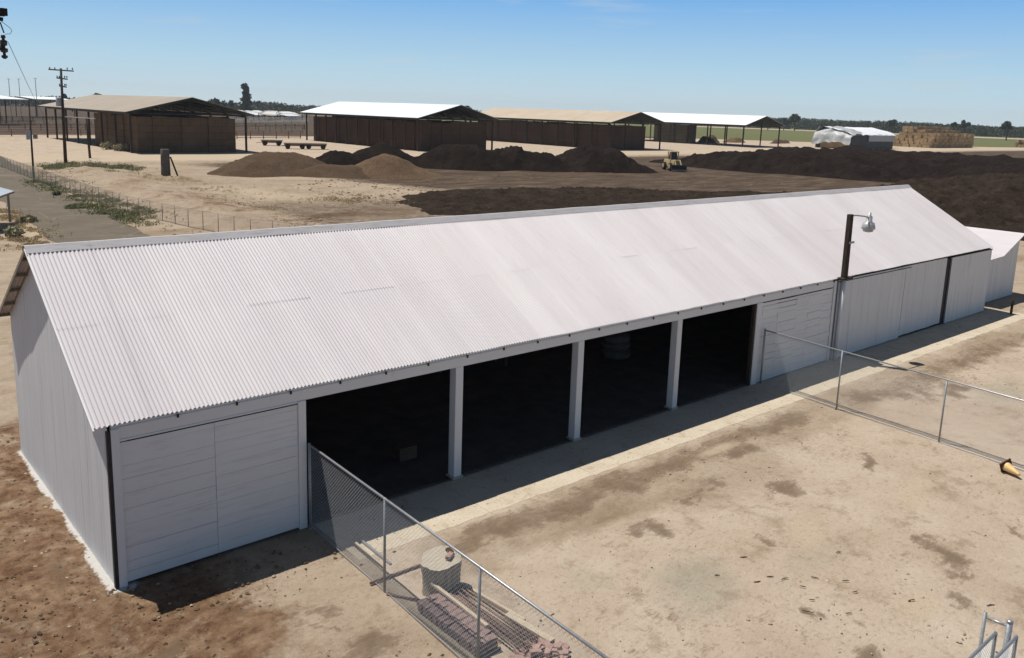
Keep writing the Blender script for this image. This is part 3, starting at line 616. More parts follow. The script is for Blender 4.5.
# ------------------------------------------------------------------ chain link fences
def chain_mesh(pts, h, pitch, wr, z0=.04):
    mb = MB()
    for a, b in zip(pts[:-1], pts[1:]):
        a, b = Vector(a), Vector(b); Ls = (b-a).length; u = (b-a).normalized(); nrm = Vector((-u.y, u.x, 0))
        tri = [Vector((0, 0, 0))]*3
        for sgn in (1, -1):
            c = -h if sgn > 0 else 0
            while c < (Ls if sgn > 0 else Ls+h):
                # wire: s = c + v (sgn>0) or c - v, v in 0..h
                if sgn > 0: v0, v1 = max(0, -c), min(h, Ls-c)
                else: v0, v1 = max(0, c-Ls), min(h, c)
                if v1-v0 > .02:
                    P = a+u*(c+sgn*v0)+Vector((0, 0, z0+v0)); Q = a+u*(c+sgn*v1)+Vector((0, 0, z0+v1))
                    dd = (Q-P).normalized(); side = dd.cross(nrm)
                    o = len(mb.v); off = nrm*(wr*sgn)
                    for e in (P, Q):
                        mb.v += [tuple(e+off+side*wr), tuple(e+off-side*.5*wr+nrm*.87*wr), tuple(e+off-side*.5*wr-nrm*.87*wr)]
                    mb.f += [(o, o+1, o+4, o+3), (o+1, o+2, o+5, o+4), (o+2, o, o+3, o+5)]
                c += pitch
    return mb
def chain_fence(label, pts, posts, h, pitch, wr, mesh_mat='wire', rail=True, pr=.03, rr=.024, post_mat='galv_post', group=None):
    t = thing('chain_link_fence', label, 'fence', (pts[0][0], pts[0][1], 0), group)
    P = [Vector((a, b, 0)) for a, b in pts]
    chain_mesh(P, h-.06, pitch, wr).build('chain_link_mesh', mesh_mat, t)
    if rail:
        MB().tube([p+Vector((0, 0, h)) for p in P], rr, 8).build('top_rail', 'galv', t, True)
    else:
        MB().tube([p+Vector((0, 0, h)) for p in P], .012, 5).build('top_wire', mesh_mat, t)
    MB().tube([p+Vector((0, 0, .05)) for p in P], .006, 4).build('bottom_wire', mesh_mat, t)
    for x, y, dh, r in posts:
        MB().tube([(x, y, -.1), (x+random.uniform(-.01, .01), y, h+dh)], r, 8).build('post', post_mat, t, True)
    return t
lerp = lambda a, b, t: (a[0]+(b[0]-a[0])*t, a[1]+(b[1]-a[1])*t)
A0, A1 = (4.15, -.12), (3.80, -11.2)
chain_fence('near chain link fence running from the open barn bay past the stump and brick piles', [A0, A1],
            [(4.15, -.10, .04, .035), (*lerp(A0, A1, .294), .02, .027), (*lerp(A0, A1, .572), .02, .027), (*lerp(A0, A1, .85), .02, .027)], 2.0, .085, .0028)
B0, B1 = (22.2, -.08), (20.7, -17.5)
chain_fence('far chain link fence crossing the yard from the plank wall to the fallen cone', [B0, B1],
            [(22.2, -.10, .05, .035), (*lerp(B0, B1, .18), .02, .027), (*lerp(B0, B1, .38), .02, .027), (*lerp(B0, B1, .58), .02, .027), (*lerp(B0, B1, .8), .02, .027)], 2.0, .085, .0028)
# gate at the lower right corner
gt = thing('fence_gate', 'galvanised chain link gate and posts standing in the near right corner of the yard', 'gate', (9.5, -12.5, 0))
MB().tube([(9.52, -12.30, -.1), (9.52, -12.30, 1.93)], .028, 10).build('post', 'galv_post', gt, True)
MB().tube([(9.50, -12.66, -.1), (9.50, -12.66, 1.96)], .047, 12).build('post', 'galv', gt, True)
MB().lathe((9.50, -12.66, 1.955), [(.052, 0), (.052, .02), (.03, .04)], 12).build('post_cap', 'galv', gt, True)
MB().tube([(9.52, -12.30, 1.86), (9.50, -12.66, 1.88)], .022, 8).build('cross_bar', 'galv', gt, True)
for yy, zz, xe in ((-12.55, 1.80, 9.30), (-12.80, 1.82, 9.42)):
    MB().tube([(xe, yy, .05), (xe, yy, zz), ], .026, 8).build('gate_stile', 'galv_post', gt, True)
    MB().tube([(xe, yy, zz), (5.2, yy-.03, zz)], .026, 8).build('top_rail', 'galv', gt, True)
    chain_mesh([(xe, yy+.03, 0), (5.2, yy, 0)], zz-.06, .06, .0032).build('chain_link_mesh', 'wire', gt)
# road fence
R0, R1, R2 = (27.0, 26.0), (17.7, 58), (18.4, 118)
rp = [R0, (20.5, 40), (18.9, 47.5), R1, (17.6, 70), (17.9, 92), R2, (19.5, 150)]
posts = []
for a, b in zip(rp[:-1], rp[1:]):
    n = max(1, int(math.dist(a, b)/1.9))
    posts += [(*lerp(a, b, i/n), .02, .028) for i in range(n)]
chain_fence('old chain link fence with many thin posts along the asphalt road', rp, posts, 1.45, .15, .004, 'oldwire', False, post_mat='oldwire')

# ------------------------------------------------------------------ the clutter behind the near fence
st = thing('tree_stump', 'cut tree stump with pale flat top behind the near fence', 'stump', (5.02, -3.95, 0))
mb = MB(); n = 28; o = 0
for rr, z in ((.43, -.05), (.40, .1), (.405, .4), (.425, .60), (.425, .68)):
    for j in range(n):
        a = 2*PI*j/n; q = .9*rr*(1+.13*fbm(math.cos(a), math.sin(a), z*.4, 1.6)); mb.v.append((5.02+q*math.cos(a)*1.1, -3.95+q*math.sin(a)*.95, z+(.05*math.cos(a-.6) if z > .5 else 0)))
for i in range(4):
    for j in range(n): k2 = (j+1) % n; mb.f.append((i*n+j, i*n+k2, (i+1)*n+k2, (i+1)*n+j))
mb.build('trunk', 'wood_grey', st, True)
mb = MB(); mb.add([(5.02+.9*.425*1.1*math.cos(2*PI*j/n)*(1+.13*fbm(math.cos(2*PI*j/n), math.sin(2*PI*j/n), .27, 1.6)), -3.95+.9*.425*.95*math.sin(2*PI*j/n)*(1+.13*fbm(math.cos(2*PI*j/n), math.sin(2*PI*j/n), .27, 1.6)), .683+.05*math.cos(2*PI*j/n-.6)) for j in range(n)], [tuple(range(n))])
mb.build('cut_face', 'cutwood', st)
def brickpile(name, pos, mat, size, label, cat, group=None, seed=1):
    R = random.Random(seed)
    for i, (x, y, z) in enumerate(pos):
        mb = MB().obox((x, y, z+size[2]/2), size, R.uniform(-.5, .5), R.uniform(-.15, .15), R.uniform(-.15, .15))
        single(name, mb, mat, label, cat, group, bevel=.006)
single('brick', MB().obox((5.13, -4.06, .735), (.21, .10, .065), .5, .05), 'brick', 'single red brick lying on top of the cut stump', 'brick', bevel=.006)
single('brick', MB().obox((5.24, -3.92, .735), (.20, .10, .06), 1.4), 'cone_base', 'small brown block beside the red brick on the stump', 'block', bevel=.006)
# rows of stacked pavers on a board
base = Vector((4.5, -5.2, 0))
for r in range(2):
    for i in range(11):
        for zl in range(2):
            x = 4.28+.27*r+random.uniform(-.012, .012); y = -4.42-.165*i+random.uniform(-.01, .01)
            mb = MB().obox((x, y, .05+.10*zl+.05), (.24, .15, .095), random.uniform(-.2, .2), random.uniform(-.12, .12), random.uniform(-.1, .1))
            single('paver', mb, 'paver', 'mauve brown paver in the two long stacked rows beside the near fence', 'paver', 'pavers stacked by the near fence', bevel=.006)
single('board', MB().obox((4.12, -5.25, .03), (.09, 2.2, .05), .02), 'wood_grey', 'grey board on the ground along the fence side of the pavers', 'board')
single('plank', MB().obox((4.68, -4.95, .30), (.07, 1.75, .05), .0, .02), 'wood_pale', 'pale thin plank lying on top of the stacked pavers', 'plank')
for i in range(15):                                  # long rusty rods fanning out
    t = i/14; a = (4.86+.44*t, -3.72-.34*t+random.uniform(-.2, .05), .10+.10*random.random()+.05*math.sin(i*2.2)); b = (4.80+.62*t+random.uniform(-.04, .04), -6.45-.15*t+random.uniform(-.15, .15), .06+.10*random.random())
    mb = MB().tube([a, ((a[0]+b[0])/2+random.uniform(-.02, .02), (a[1]+b[1])/2, (a[2]+b[2])/2-.012), b], random.choice([.013, .016, .02]), 6)
    single('steel_rod', mb, 'rust', 'long rusty steel rod in the loose bundle between stump and pink bricks', 'rod', 'rusty rods beside the pavers', True)
single('timber', MB().obox((5.50, -5.0, .04), (.07, 1.7, .07), .10), 'wood_pale', 'thin pale timber along the yard side of the rusty rods', 'timber', bevel=.008)
single('timber', MB().obox((5.42, -6.15, .08), (.14, 1.15, .15), .09), 'wood_pale', 'pale thick timber lying past the end of the thin pale one', 'timber', bevel=.008)
R = random.Random(4)
for i in range(40):
    a = R.uniform(0, 2*PI); q = .5*math.sqrt(R.random()); z = .02+max(0, .22*(1-q/.45))*R.random()
    x, y = 5.10+q*math.cos(a)*.95, -6.85+q*math.sin(a)*.95
    single('brick', MB().obox((x, y, z+.035), (.21, .105, .07), R.uniform(0, PI), R.uniform(-.3, .3), R.uniform(-.3, .3)), 'brick', 'broken pinkish brick in the heap at the end of the rusty rods', 'brick', 'pinkish bricks in a heap', bevel=.006)
single('angle_iron', MB().obox((4.52, -1.95, .03), (.06, 1.5, .05), -.08), 'wood_pale', 'pale narrow batten on the ground just inside the near fence', 'batten')
single('batten', MB().obox((4.72, -1.9, .03), (.05, 1.35, .04), -.02), 'galv', 'light grey metal bar lying beside the pale batten', 'bar')
single('steel_rod', MB().tube([(3.96, -2.98, .05), (5.15, -3.02, .05)], .03, 6), 'rust', 'single dark rusty pipe lying across between fence and stump', 'pipe')
single('steel_rod', MB().tube([(4.02, -3.5, .04), (4.45, -4.15, .05)], .02, 6), 'rust', 'short dark rod lying by the fence between stump and pavers', 'rod')

# fallen cone
cn_ = thing('traffic_cone', 'faded yellow traffic cone with dark base lying at the foot of the far fence', 'traffic cone', (20.75, -9.05, 0))
ax = Vector((-.45, -.9, -.12)).normalized(); c0 = Vector((20.95, -8.82, .17))
MB().lathe(c0, [(.14, .0), (.125, .04), (.045, .42), (.03, .46)], 18, ax).build('cone', 'cone', cn_, True)
mb = MB(); Q = Vector((0, 0, 1)).rotation_difference(ax)
mb.hexa([c0+Q @ Vector(q) for q in ((-.18, -.18, -.04), (.18, -.18, -.04), (.18, .18, -.04), (-.18, .18, -.04), (-.18, -.18, .0), (.18, -.18, .0), (.18, .18, .0), (-.18, .18, .0))])
mb.build('cone_base', 'cone_base', cn_, bevel=.01)
single('twig', MB().tube([(21.1, -9.75, .03), (21.2, -9.95, .06), (21.5, -10.1, .03)], .02, 5), 'pebble', 'pale bent stick just right of the fallen cone', 'stick')
for (x, y) in ((10.37, -7.76), (10.76, -7.82), (10.94, -8.06), (10.97, -8.46), (11.49, -8.43), (11.66, -9.23), (12.31, -10.11), (10.67, -8.84), (10.81, -9.55), (10.22, -9.01), (11.9, -8.9), (9.9, -7.1), (12.9, -8.2), (13.4, -11.2), (11.0, -7.0)):
    a = random.uniform(-1.1, -.3); ln = random.uniform(.05, .12)
    mb = MB().tube([(x-ln*math.cos(a), y-ln*math.sin(a), .012), (x, y+random.uniform(-.02, .02), .016), (x+ln*math.cos(a), y+ln*math.sin(a), .012)], [.008, .012, .007], 5)
    single('twig', mb, 'twig', 'short dark twig lying on the bare dusty yard', 'twig', 'twigs scattered on the yard')
# loose pebbles and clods
def octa(mb, x, y, z, s):
    o = len(mb.v); a, b, c2 = s*random.uniform(.7, 1.3), s*random.uniform(.7, 1.3), s*random.uniform(.45, .8); q = random.uniform(0, PI)
    ca, sa = math.cos(q), math.sin(q)
    for u, v, ww in ((a, 0, 0), (0, b, 0), (-a, 0, 0), (0, -b, 0), (0, 0, c2), (a*.7, b*.7, c2*.3), (-a*.6, -b*.6, c2*.4)): mb.v.append((x+u*ca-v*sa, y+u*sa+v*ca, z+ww))
    for f in ((0, 5, 4), (5, 1, 4), (1, 2, 4), (2, 6, 4), (6, 3, 4), (3, 0, 4)): mb.f.append(tuple(o+i for i in f))
def scatter(name, label, n, fn, mat, s0, s1, cat='gravel'):
    mb = MB(); k2 = 0
    while k2 < n:
        x, y = fn()
        if -.1 < x < 43 and -.05 < y < 8.6: continue
        octa(mb, x, y, -.012, s0*(s1/s0)**random.random()**2); k2 += 1
    single(name, mb, mat, label, cat, kind='stuff')
scatter('gravel', 'loose pale pebbles scattered over the yard and beside the barn', 2600, lambda: (random.uniform(-6, 30), random.uniform(-13, 10)), 'pebble', .008, .045)
scatter('clods', 'dark clods and bark crumbs scattered over the yard', 1500, lambda: (random.uniform(-6, 26), random.uniform(-13, 10)), 'twig', .006, .03, 'clods')

scatter('soil_clods', 'rough brown clods and bark litter on the reddish soil left of the barn', 3200, lambda: (random.gauss(.2, 2.4), random.uniform(-7, 11)), 'clod', .010, .055, 'clods')
scatter('rubble_stones', 'pale stones and clods strewn over the bank beyond the road fence', 2600, lambda: (random.gauss(24.5, 3.4), random.uniform(44, 108)), 'rubble', .05, .22, 'rubble')
scatter('soil_litter', 'dark clods and litter strewn on the churned soil before the heaps', 1800, lambda: (random.uniform(40, 115), random.uniform(52, 82)), 'clod', .06, .25, 'clods')
# ------------------------------------------------------------------ heaps
def heap(name, label, cat, cx, cy, rx, ry, rot, h, mat, res=.5, p=2.2, k=1.35, rough=.35, ns=.25, seed=0, group=None, crest=.0, kind=None, pk=False):
    mb = MB(); c_, s_ = math.cos(rot), math.sin(rot); nu, nv2 = int(2.3*rx/res), int(2.3*ry/res); idx = {}
    for j in range(nv2+1):
        for i in range(nu+1):
            u = -1.15+2.3*i/nu; v = -1.15+2.3*j/nv2
            e = .16*fbm(u*rx, v*ry, seed+3.3, .12, 3)
            r = (abs(u)**p+abs(v)**p)**(1/p)+e
            q = max(-.12, min(1.0, (1-r)*k)); q = q if (q < .75 or pk) else .75+(q-.75)*.6
            z = h*q
            if q > 0: z += (rough*fbm(u*rx, v*ry, seed, ns, 5) + rough*.5*fbm(u*rx, v*ry, seed+7, ns*4, 5, .35))*min(1, q*3) + crest*h*fbm(u*rx, 0, seed+1, .12)*q
            idx[i, j] = len(mb.v); mb.v.append((cx+u*rx*c_-v*ry*s_, cy+u*rx*s_+v*ry*c_, z if q > -.119 else -.3))
    for j in range(nv2):
        for i in range(nu):
            f = (idx[i, j], idx[i+1, j], idx[i+1, j+1], idx[i, j+1])
            if max(mb.v[t][2] for t in f) > -.25: mb.f.append(f)
    return single(name, mb, mat, label, cat, group, True, kind)
heap('soil_pile', 'broad low tan soil pile in front of the tan roofed hay shed', 'soil pile', 49, 95, 9.5, 8.5, .3, 3.0, 'sand_brown', .5, 2, 1.35, .3, .2, 1)
heap('soil_pile', 'long low skirt of tan soil joining the two tan piles', 'soil pile', 55, 87, 11, 4.5, -.35, 1.5, 'sand_brown', .5, 2, 1.5, .25, .2, 12)
heap('soil_pile', 'smooth tan conical soil pile before the dark peaked heap', 'soil pile', 60.5, 85.5, 8.0, 6.0, -.5, 3.0, 'sand_tan', .4, 2, 1.02, .15, .25, 2, pk=True)
heap('compost_heap', 'dark peaked compost heap behind the tan conical pile', 'compost heap', 71.5, 104, 7.5, 5.5, -.6, 3.7, 'compost', .4, 2, 1.05, .3, .25, 3, pk=True)
heap('compost_heap', 'small dark low heap just left of the peaked compost heap', 'compost heap', 63.5, 104.5, 5.5, 4.0, 0, 2.5, 'compost', .35, 2, 1.3, .3, .3, 4)
heap('compost_heap', 'dark compost heap with rounded top beside the white roofed hay shed', 'compost heap', 80.0, 95, 10.5, 6.0, -.85, 4.0, 'compost', .35, 2.2, 1.35, .5, .22, 5)
heap('compost_heap', 'long lumpy middle ridge of dark compost before the cream roofed shed', 'compost heap', 91, 91, 12, 6.5, -.6, 3.5, 'compost', .35, 2.2, 1.4, .7, .25, 6, crest=.3)
heap('compost_heap', 'steep dark brown compost heap left of the yellow loader', 'compost heap', 101.5, 84.5, 10.5, 7.0, -.75, 4.3, 'compost_row', .35, 2.2, 1.35, .45, .25, 7)
heap('compost_layer', 'flat spread of dark chunky compost behind the barn roof', 'compost', 63, 45, 21, 17, -.45, .55, 'compost_brown', .35, 2.4, 3.5, .3, .5, 8)
heap('compost_layer', 'thin dark strip of compost stretching along behind the barn ridge', 'compost', 88, 42, 20, 6.0, -.5, .4, 'compost_brown', .4, 2.4, 2.5, .25, .4, 9)
for i, (x, y, rx, ry, h) in enumerate([(137, 71, 27, 8.5, 3.3), (150, 66, 34, 9, 3.7), (166, 66, 42, 10, 3.9), (184, 66, 45, 10, 3.7)]):
    heap('compost_windrow', ('nearest long dark compost windrow to the right of the loader', 'second long dark compost windrow behind the nearest one', 'third long dark compost windrow from the loader', 'farthest long dark windrow before the white tarped stack')[i], 'windrow', x, y, rx, ry, PI/2+.06, h, 'compost_row', (.42, .6, .8, .9)[i], 2.8, 1.6, .8, .16, 20+i, 'compost windrows')
heap('compost_windrow', 'wide dark compost windrow reaching the right edge behind the brown slope', 'windrow', 166, 38, 34, 14, .05, 3.0, 'compost_row', .9, 2.6, 1.6, .8, .14, 31, 'compost windrows')
heap('compost_slope', 'broad brown slope of rough compost just beyond the far end of the barn', 'compost', 118, 24, 47, 17, .16, 2.6, 'compost_brown', .45, 2.6, 1.7, .7, .22, 40)
heap('compost_heap', 'dark low mound in front of the white tarped stack', 'compost heap', 240, 109, 11, 7, 0, 2.6, 'compost_row', .7, 2, 1.4, .8, .15, 41)

# ------------------------------------------------------------------ hay sheds and stacks
def shed(label, x0, x1, y0, y1, ze, zr, mat, npost, ov=1.2):
    t = thing('hay_shed', label, 'shed', ((x0+x1)/2, y0, 0), 'open hay sheds'); xm = (x0+x1)/2
    th = .16
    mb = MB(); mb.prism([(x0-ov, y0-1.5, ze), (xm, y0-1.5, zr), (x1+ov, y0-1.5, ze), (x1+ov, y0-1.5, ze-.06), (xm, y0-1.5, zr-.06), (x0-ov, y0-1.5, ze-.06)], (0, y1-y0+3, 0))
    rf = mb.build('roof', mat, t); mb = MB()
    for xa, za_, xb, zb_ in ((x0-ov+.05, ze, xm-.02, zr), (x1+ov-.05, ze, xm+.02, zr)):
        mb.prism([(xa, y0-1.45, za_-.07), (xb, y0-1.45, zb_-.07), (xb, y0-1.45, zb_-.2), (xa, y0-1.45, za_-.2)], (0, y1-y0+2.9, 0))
    mb.build('roof_underside', 'underside', rf)  # added dark layer standing in for the shade under the roof
    for x in (x0, x1):
        MB().box(x-.15, x+.15, y0, y1, ze-.55, ze-.2).build('eave_beam', 'dark', t)
    for i in range(npost):
        y = y0+(y1-y0)*i/(npost-1)
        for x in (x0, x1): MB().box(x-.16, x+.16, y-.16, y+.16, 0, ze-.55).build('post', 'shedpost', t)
        mb = MB(); zz = ze-.35
        mb.prism([(x0, y-.1, zz), (x1, y-.1, zz), (x1, y-.1, zz+.2), (x0, y-.1, zz+.2)], (0, .2, 0))
        mb.prism([(x0, y-.08, ze-.1), (xm, y-.08, zr-.35), (x1, y-.08, ze-.1), (x1, y-.08, ze-.3), (xm, y-.08, zr-.6), (x0, y-.08, ze-.3)], (0, .16, 0))
        for q in (.25, .5, .75):
            xx = x0+(x1-x0)*q; zq = ze+(zr-ze)*(1-abs(2*q-1))-.5; mb.box(xx-.06, xx+.06, y-.06, y+.06, zz+.2, zq)
        mb.build('truss', 'dark', t)
    return t
def haystack(label, x0, x1, y0, y1, h, mat, cell=3.6, seed=1, name='hay_stack', jit=.18, top=.35):
    R = random.Random(seed); mb = MB(); x = x0
    nx_, ny_ = max(1, round((x1-x0)/cell)), max(1, round((y1-y0)/cell)); dx, dy = (x1-x0)/nx_, (y1-y0)/ny_
    for i in range(nx_):
        for j in range(ny_):
            ex, ey = R.uniform(-jit, jit), R.uniform(-jit, jit)
            a0 = x0+i*dx+(ex if i == 0 else 0); b0 = y0+j*dy+(ey if j == 0 else 0); a1 = x0+(i+1)*dx+(ex if i == nx_-1 else -.012); b1 = y0+(j+1)*dy+(ey if j == ny_-1 else -.012)
            mb.box(a0, a1, b0, b1, 0, h-R.random()*top)
    return single(name, mb, mat, label, 'hay stack', 'stacked hay')
shed('open hay shed with a tan roof, leftmost of the four', 43.4, 64.4, 141, 201, 7.15, 10.0, 'roof_tan', 8)
haystack('brown hay stack filling the near end of the tan roofed shed', 44.8, 62.3, 141.4, 168, 6.55, 'hay', 2.6, 1)
shed('open hay shed with a bright bluish white roof, second from the left', 103.5, 124.5, 140, 192, 7.3, 10.4, 'roof_white', 11)
haystack('long dark reddish hay stack under the bluish white roof', 104.6, 123.3, 140.4, 190, 6.6, 'hay_dark', 2.6, 2)
shed('open hay shed with a cream roof between the two white roofed sheds', 165, 186, 140, 200, 7.35, 10.25, 'roof_cream', 10)
haystack('dark hay stack under the cream roof', 166.2, 180.0, 140.4, 198, 6.5, 'hay_dark', 2.6, 3)
shed('open mostly empty shed with a pure white roof, farthest right of the four', 241, 262.5, 150, 208, 7.3, 10.5, 'roof_bright', 9)
haystack('short grey green hay block under the pure white roof', 241.8, 247, 174, 189, 6.6, 'hay_grey', 2.6, 4)
# straw stack in the open
mb = MB(); R = random.Random(12)
for i in range(18):
    for j in range(14):
        lev = 5 if i > 0 else 4
        if i > 2 and j > 4: lev += 1
        if i > 3 and j > 8: lev += 1
        if j in (0, 1, 2) or i < 4: lev -= R.choice([0, 0, 1])
        for q in range(lev):
            e = R.uniform(-1.1, .2) if i == 0 else R.uniform(-.1, .1)
            mb.obox((355.6+2.4*i+e+1.25*q*(i < 3), 137.8+1.2*j+(.25 if j == 0 else .08)*R.uniform(-1, 1), .6+1.2*q+.04*R.random()), (2.36, 1.17, 1.16), R.uniform(-.08, .08), 0, R.uniform(-.04, .04))
single('straw_stack', mb, 'straw', 'golden straw bale stack in the open beyond the compost, right of the tarped stack', 'straw stack')
mb = MB()
for i in range(7):
    for j in range(5):
        for q in range(R.choice([1, 2, 2, 3])): mb.obox((455+2.4*i, 133+1.6*j, .6+1.2*q), (2.3, 1.3, 1.16), R.uniform(-.3, .3))
single('straw_stack', mb, 'straw', 'small broken straw stack near the right edge, beyond the bigger stack', 'straw stack')
# tarped stack
ts = thing('tarped_stack', 'big stack wrapped in white and grey tarps between the empty shed and the straw stack', 'tarped stack', (300, 140, 0))
mb = MB(); mb.box(282, 313.5, 133.5, 147, 0, 5.2); mb.build('covered_bales', 'tarp_black', ts)
MB().box(294, 313.7, 133.1, 133.4, 2.7, 5.1).build('front_panel', 'transformer', ts)
mb = MB(); n = 26                                  # white tarp sagging over the top
for i in range(n+1):
    for j in range(9):
        x = 281.2+33.0*i/n; v = j/8; y = 132.8+14.8*v
        z = 5.2+2.3*math.sin(PI*.5*min(1, v*1.25))-1.2*max(0, v-.8)*5*.3 + .3*fbm(x, y, 3, .3)
        if j == 0: z = 4.9+.3*fbm(x, 1, 2, .4)
        if j == 8: z = 4.2
        mb.v.append((x, y, z))
for i in range(n):
    for j in range(8): q = i*9+j; mb.f.append((q, q+9, q+10, q+1))
mb.build('white_tarp', 'tarp_white', ts, True)
mb = MB(); n = 22                                  # crumpled grey tarp hanging over the left end
for i in range(n+1):
    for j in range(n+1):
        u, v = i/n, j/n; y = 132.6+14.6*u
        rz_ = 2.3*math.sin(PI*.5*min(1, u*1.2)); prof = [(289, 5.55+rz_), (285, 5.5+rz_), (281.5, 4.9+rz_), (280, 4.0+.5*rz_), (279.6, 2.0)]
        t = v*(len(prof)-1); a = min(int(t), len(prof)-2); fq = t-a
        x = prof[a][0]+(prof[a+1][0]-prof[a][0])*fq; z = prof[a][1]+(prof[a+1][1]-prof[a][1])*fq
        z = z*(1-(.12 if v < .3 else .25)*max(0, u-.6)/.4) + .55*fbm(x, y, v*4, .22, 4); x += .7*fbm(y, v*6, 5, .35, 4)
        if v > .7: z += 1.0*fbm(y, 0, 9, .25, 3)
        mb.v.append((x, y, z))
for i in range(n):
    for j in range(n): q = i*(n+1)+j; mb.f.append((q, q+1, q+n+2, q+n+1))
mb.build('grey_tarp', 'tarp', ts, True)
MB().box(281, 287, 134, 144.6, 0, 3.4).build('straw_bales', 'straw', ts)
# low rough heaps under and past the empty shed
for i, (x, y, rx, ry, h, mt, lb) in enumerate([(266, 182, 8, 4, 2.6, 'sand_brown', 'low brown heap behind the posts of the empty white shed'), (285, 184, 8, 4, 1.6, 'sand_tan', 'low tan heap just right of the empty white shed'),
        (305, 176, 10, 3, 1.2, 'sand_brown', 'thin brown heap in the gap before the tarped stack'), (256, 192, 5, 3, 2.2, 'hay_dark', 'dark brown heap under the empty white shed')]):
    heap('heap', lb, 'heap', x, y, rx, ry, .3, h, mt, .8, 2, 1.5, .9, .3, 60+i)

# ------------------------------------------------------------------ wheel loader
ld = thing('wheel_loader', 'small yellow wheel loader with black bucket facing the camera beside the compost heap', 'wheel loader', (116, 79, 0))
LR = math.atan2(CAM.y-79, CAM.x-116)+.38               # faces this way
def Lp(u, v, z):
    u *= 1.0; v *= 1.0; z *= 1.08
    return (116+u*math.cos(LR)-v*math.sin(LR), 79+u*math.sin(LR)+v*math.cos(LR), z)
def Lbox(u0, u1, v0, v1, z0, z1, tp=0):
    return MB().hexa([Lp(u0, v0, z0), Lp(u1, v0, z0), Lp(u1, v1, z0), Lp(u0, v1, z0), Lp(u0+tp, v0+tp, z1), Lp(u1-tp, v0+tp, z1), Lp(u1-tp, v1-tp, z1), Lp(u0+tp, v1-tp, z1)])
Lbox(-3.0, .2, -.8, .8, .7, 1.75, .08).build('body', 'yellow', ld, bevel=.05)
Lbox(.2, 1.7, -.72, .72, .7, 1.75, .1).build('front_frame', 'yellow', ld)
cb = Lbox(-1.1, .1, -.62, .62, 1.7, 2.95, .12).build('cab', 'glass', ld)
Lbox(-1.3, .3, -.8, .8, 2.95, 3.1, .04).build('cab_roof', 'yellow', cb)
for a, b in ((-1.2, -.72), (.12, -.72), (-1.2, .64), (.12, .64)): Lbox(a, a+.09, b, b+.09, 1.76, 2.95, -.03).build('cab_pillar', 'yellow', cb)
for u, v in ((1.0, -1.0), (1.0, 1.0), (-1.9, -1.0), (-1.9, 1.0)):
    a = Vector(Lp(0, 1, 0))-Vector(Lp(0, 0, 0))
    wl = MB().lathe(Vector(Lp(u, v, .64))-a*.24, [(.45, 0), (.68, .03), (.72, .12), (.72, .36), (.68, .45), (.45, .48)], 20, a).build('wheel', 'tyre', ld, True)
    MB().lathe(Vector(Lp(u, v, .72))-a*.26, [(.2, 0), (.38, .01), (.38, .51), (.2, .52)], 14, a).build('rim', 'yellow', wl)
for v in (-.5, .5):
    MB().tube([Lp(.3, v, 1.6), Lp(1.6, v, 1.75), Lp(2.5, v, .7)], .12, 6).build('lift_arm', 'yellow', ld)
mb = MB()
for s in range(7): pass
prof = [(2.5, .15), (3.5, .12), (3.45, .2), (2.75, .3), (2.6, .6), (2.62, .85), (2.85, 1.0), (2.8, 1.06), (2.5, .95), (2.4, .6)]
mb.prism([Lp(u, -1.4, z) for u, z in prof], Vector(Lp(0, 1.4, 0))-Vector(Lp(0, -1.4, 0))); mb.build('bucket', 'dark', ld)
for v in (-.6, .6): MB().lathe(Lp(.28, v, 1.62), [(.07, 0), (.09, .05), (.07, .1)], 8).build('headlight', 'pale_sheet', ld)

# ------------------------------------------------------------------ flat trailers by the second shed
tr = thing('flat_trailer', 'low flat trailer, leftmost of three by the white roofed hay shed', 'trailer', (0, 0, 0), 'flat trailers by the hay sheds')
MB().box(-2.3, 2.3, -1.1, 1.1, 1.05, 1.28).build('deck', 'wood_grey', tr)
MB().box(-2.2, 2.2, -.7, .7, .62, 1.04).build('chassis', 'rust', tr)
for x in (-1.5, 1.5):
    for y in (-.95, .95):
        MB().lathe((x, y-.16, .52), [(.2, 0), (.5, .02), (.52, .16), (.5, .30), (.2, .32)], 14, (0, 1, 0)).build('wheel', 'tyre', tr, True)
MB().tube([(-2.2, 0, .7), (-3.4, 0, .5)], .06, 6).build('drawbar', 'rust', tr)
q = gr(272, 145.5); tr.location = q; tr.rotation_euler.z = -.50
for px, py, a, lb in ((295, 148.8, -.42, 'flat trailer with dark wheels, middle of the three by the white roofed shed'), (316, 149.2, -.5, 'flat trailer with dark wheels, rightmost of the three by the white roofed shed')):
    c2 = copy_tree(tr); c2.location = gr(px, py); c2.rotation_euler.z = a; c2['label'] = lb

# ------------------------------------------------------------------ poles
up_ = thing('utility_pole', 'tall dark utility pole with two crossarms and grey transformer beside the tan hay shed', 'utility pole', (27.4, 118.5, 0))
TX, TY = 27.4+.28, 118.5
MB().tube([(27.4, TY, -.2), (TX-.1, TY, 13.3)], [.24, .15], 10).build('pole', 'wood_dark', up_, True)
rx_, ry_ = _r0.x, _r0.y
def along(c, s, z): return (c[0]+rx_*s, c[1]+ry_*s, z)
for z, hl in ((13.05, 1.75), (11.9, .75), (10.8, .5)):
    c = (TX-.1+(13.6-z)*.045, TY); arm = MB().tube([along(c, -hl, z+.05), along(c, hl, z-.08)], .10, 6).build('crossarm', 'wood_dark', up_)
    for s in (-.92, -.5, .5, .92):
        MB().lathe(along(c, hl*s, z+.08), [(.05, 0), (.09, .06), (.06, .14), (.09, .2), (.05, .3)], 8).build('insulator', 'porcelain', arm, True)
MB().lathe(along((TX+.1, TY), -.75, 8.0), [(.38, 0), (.44, .08), (.44, 1.15), (.36, 1.25), (.1, 1.3)], 16).build('transformer', 'transformer', up_, True)
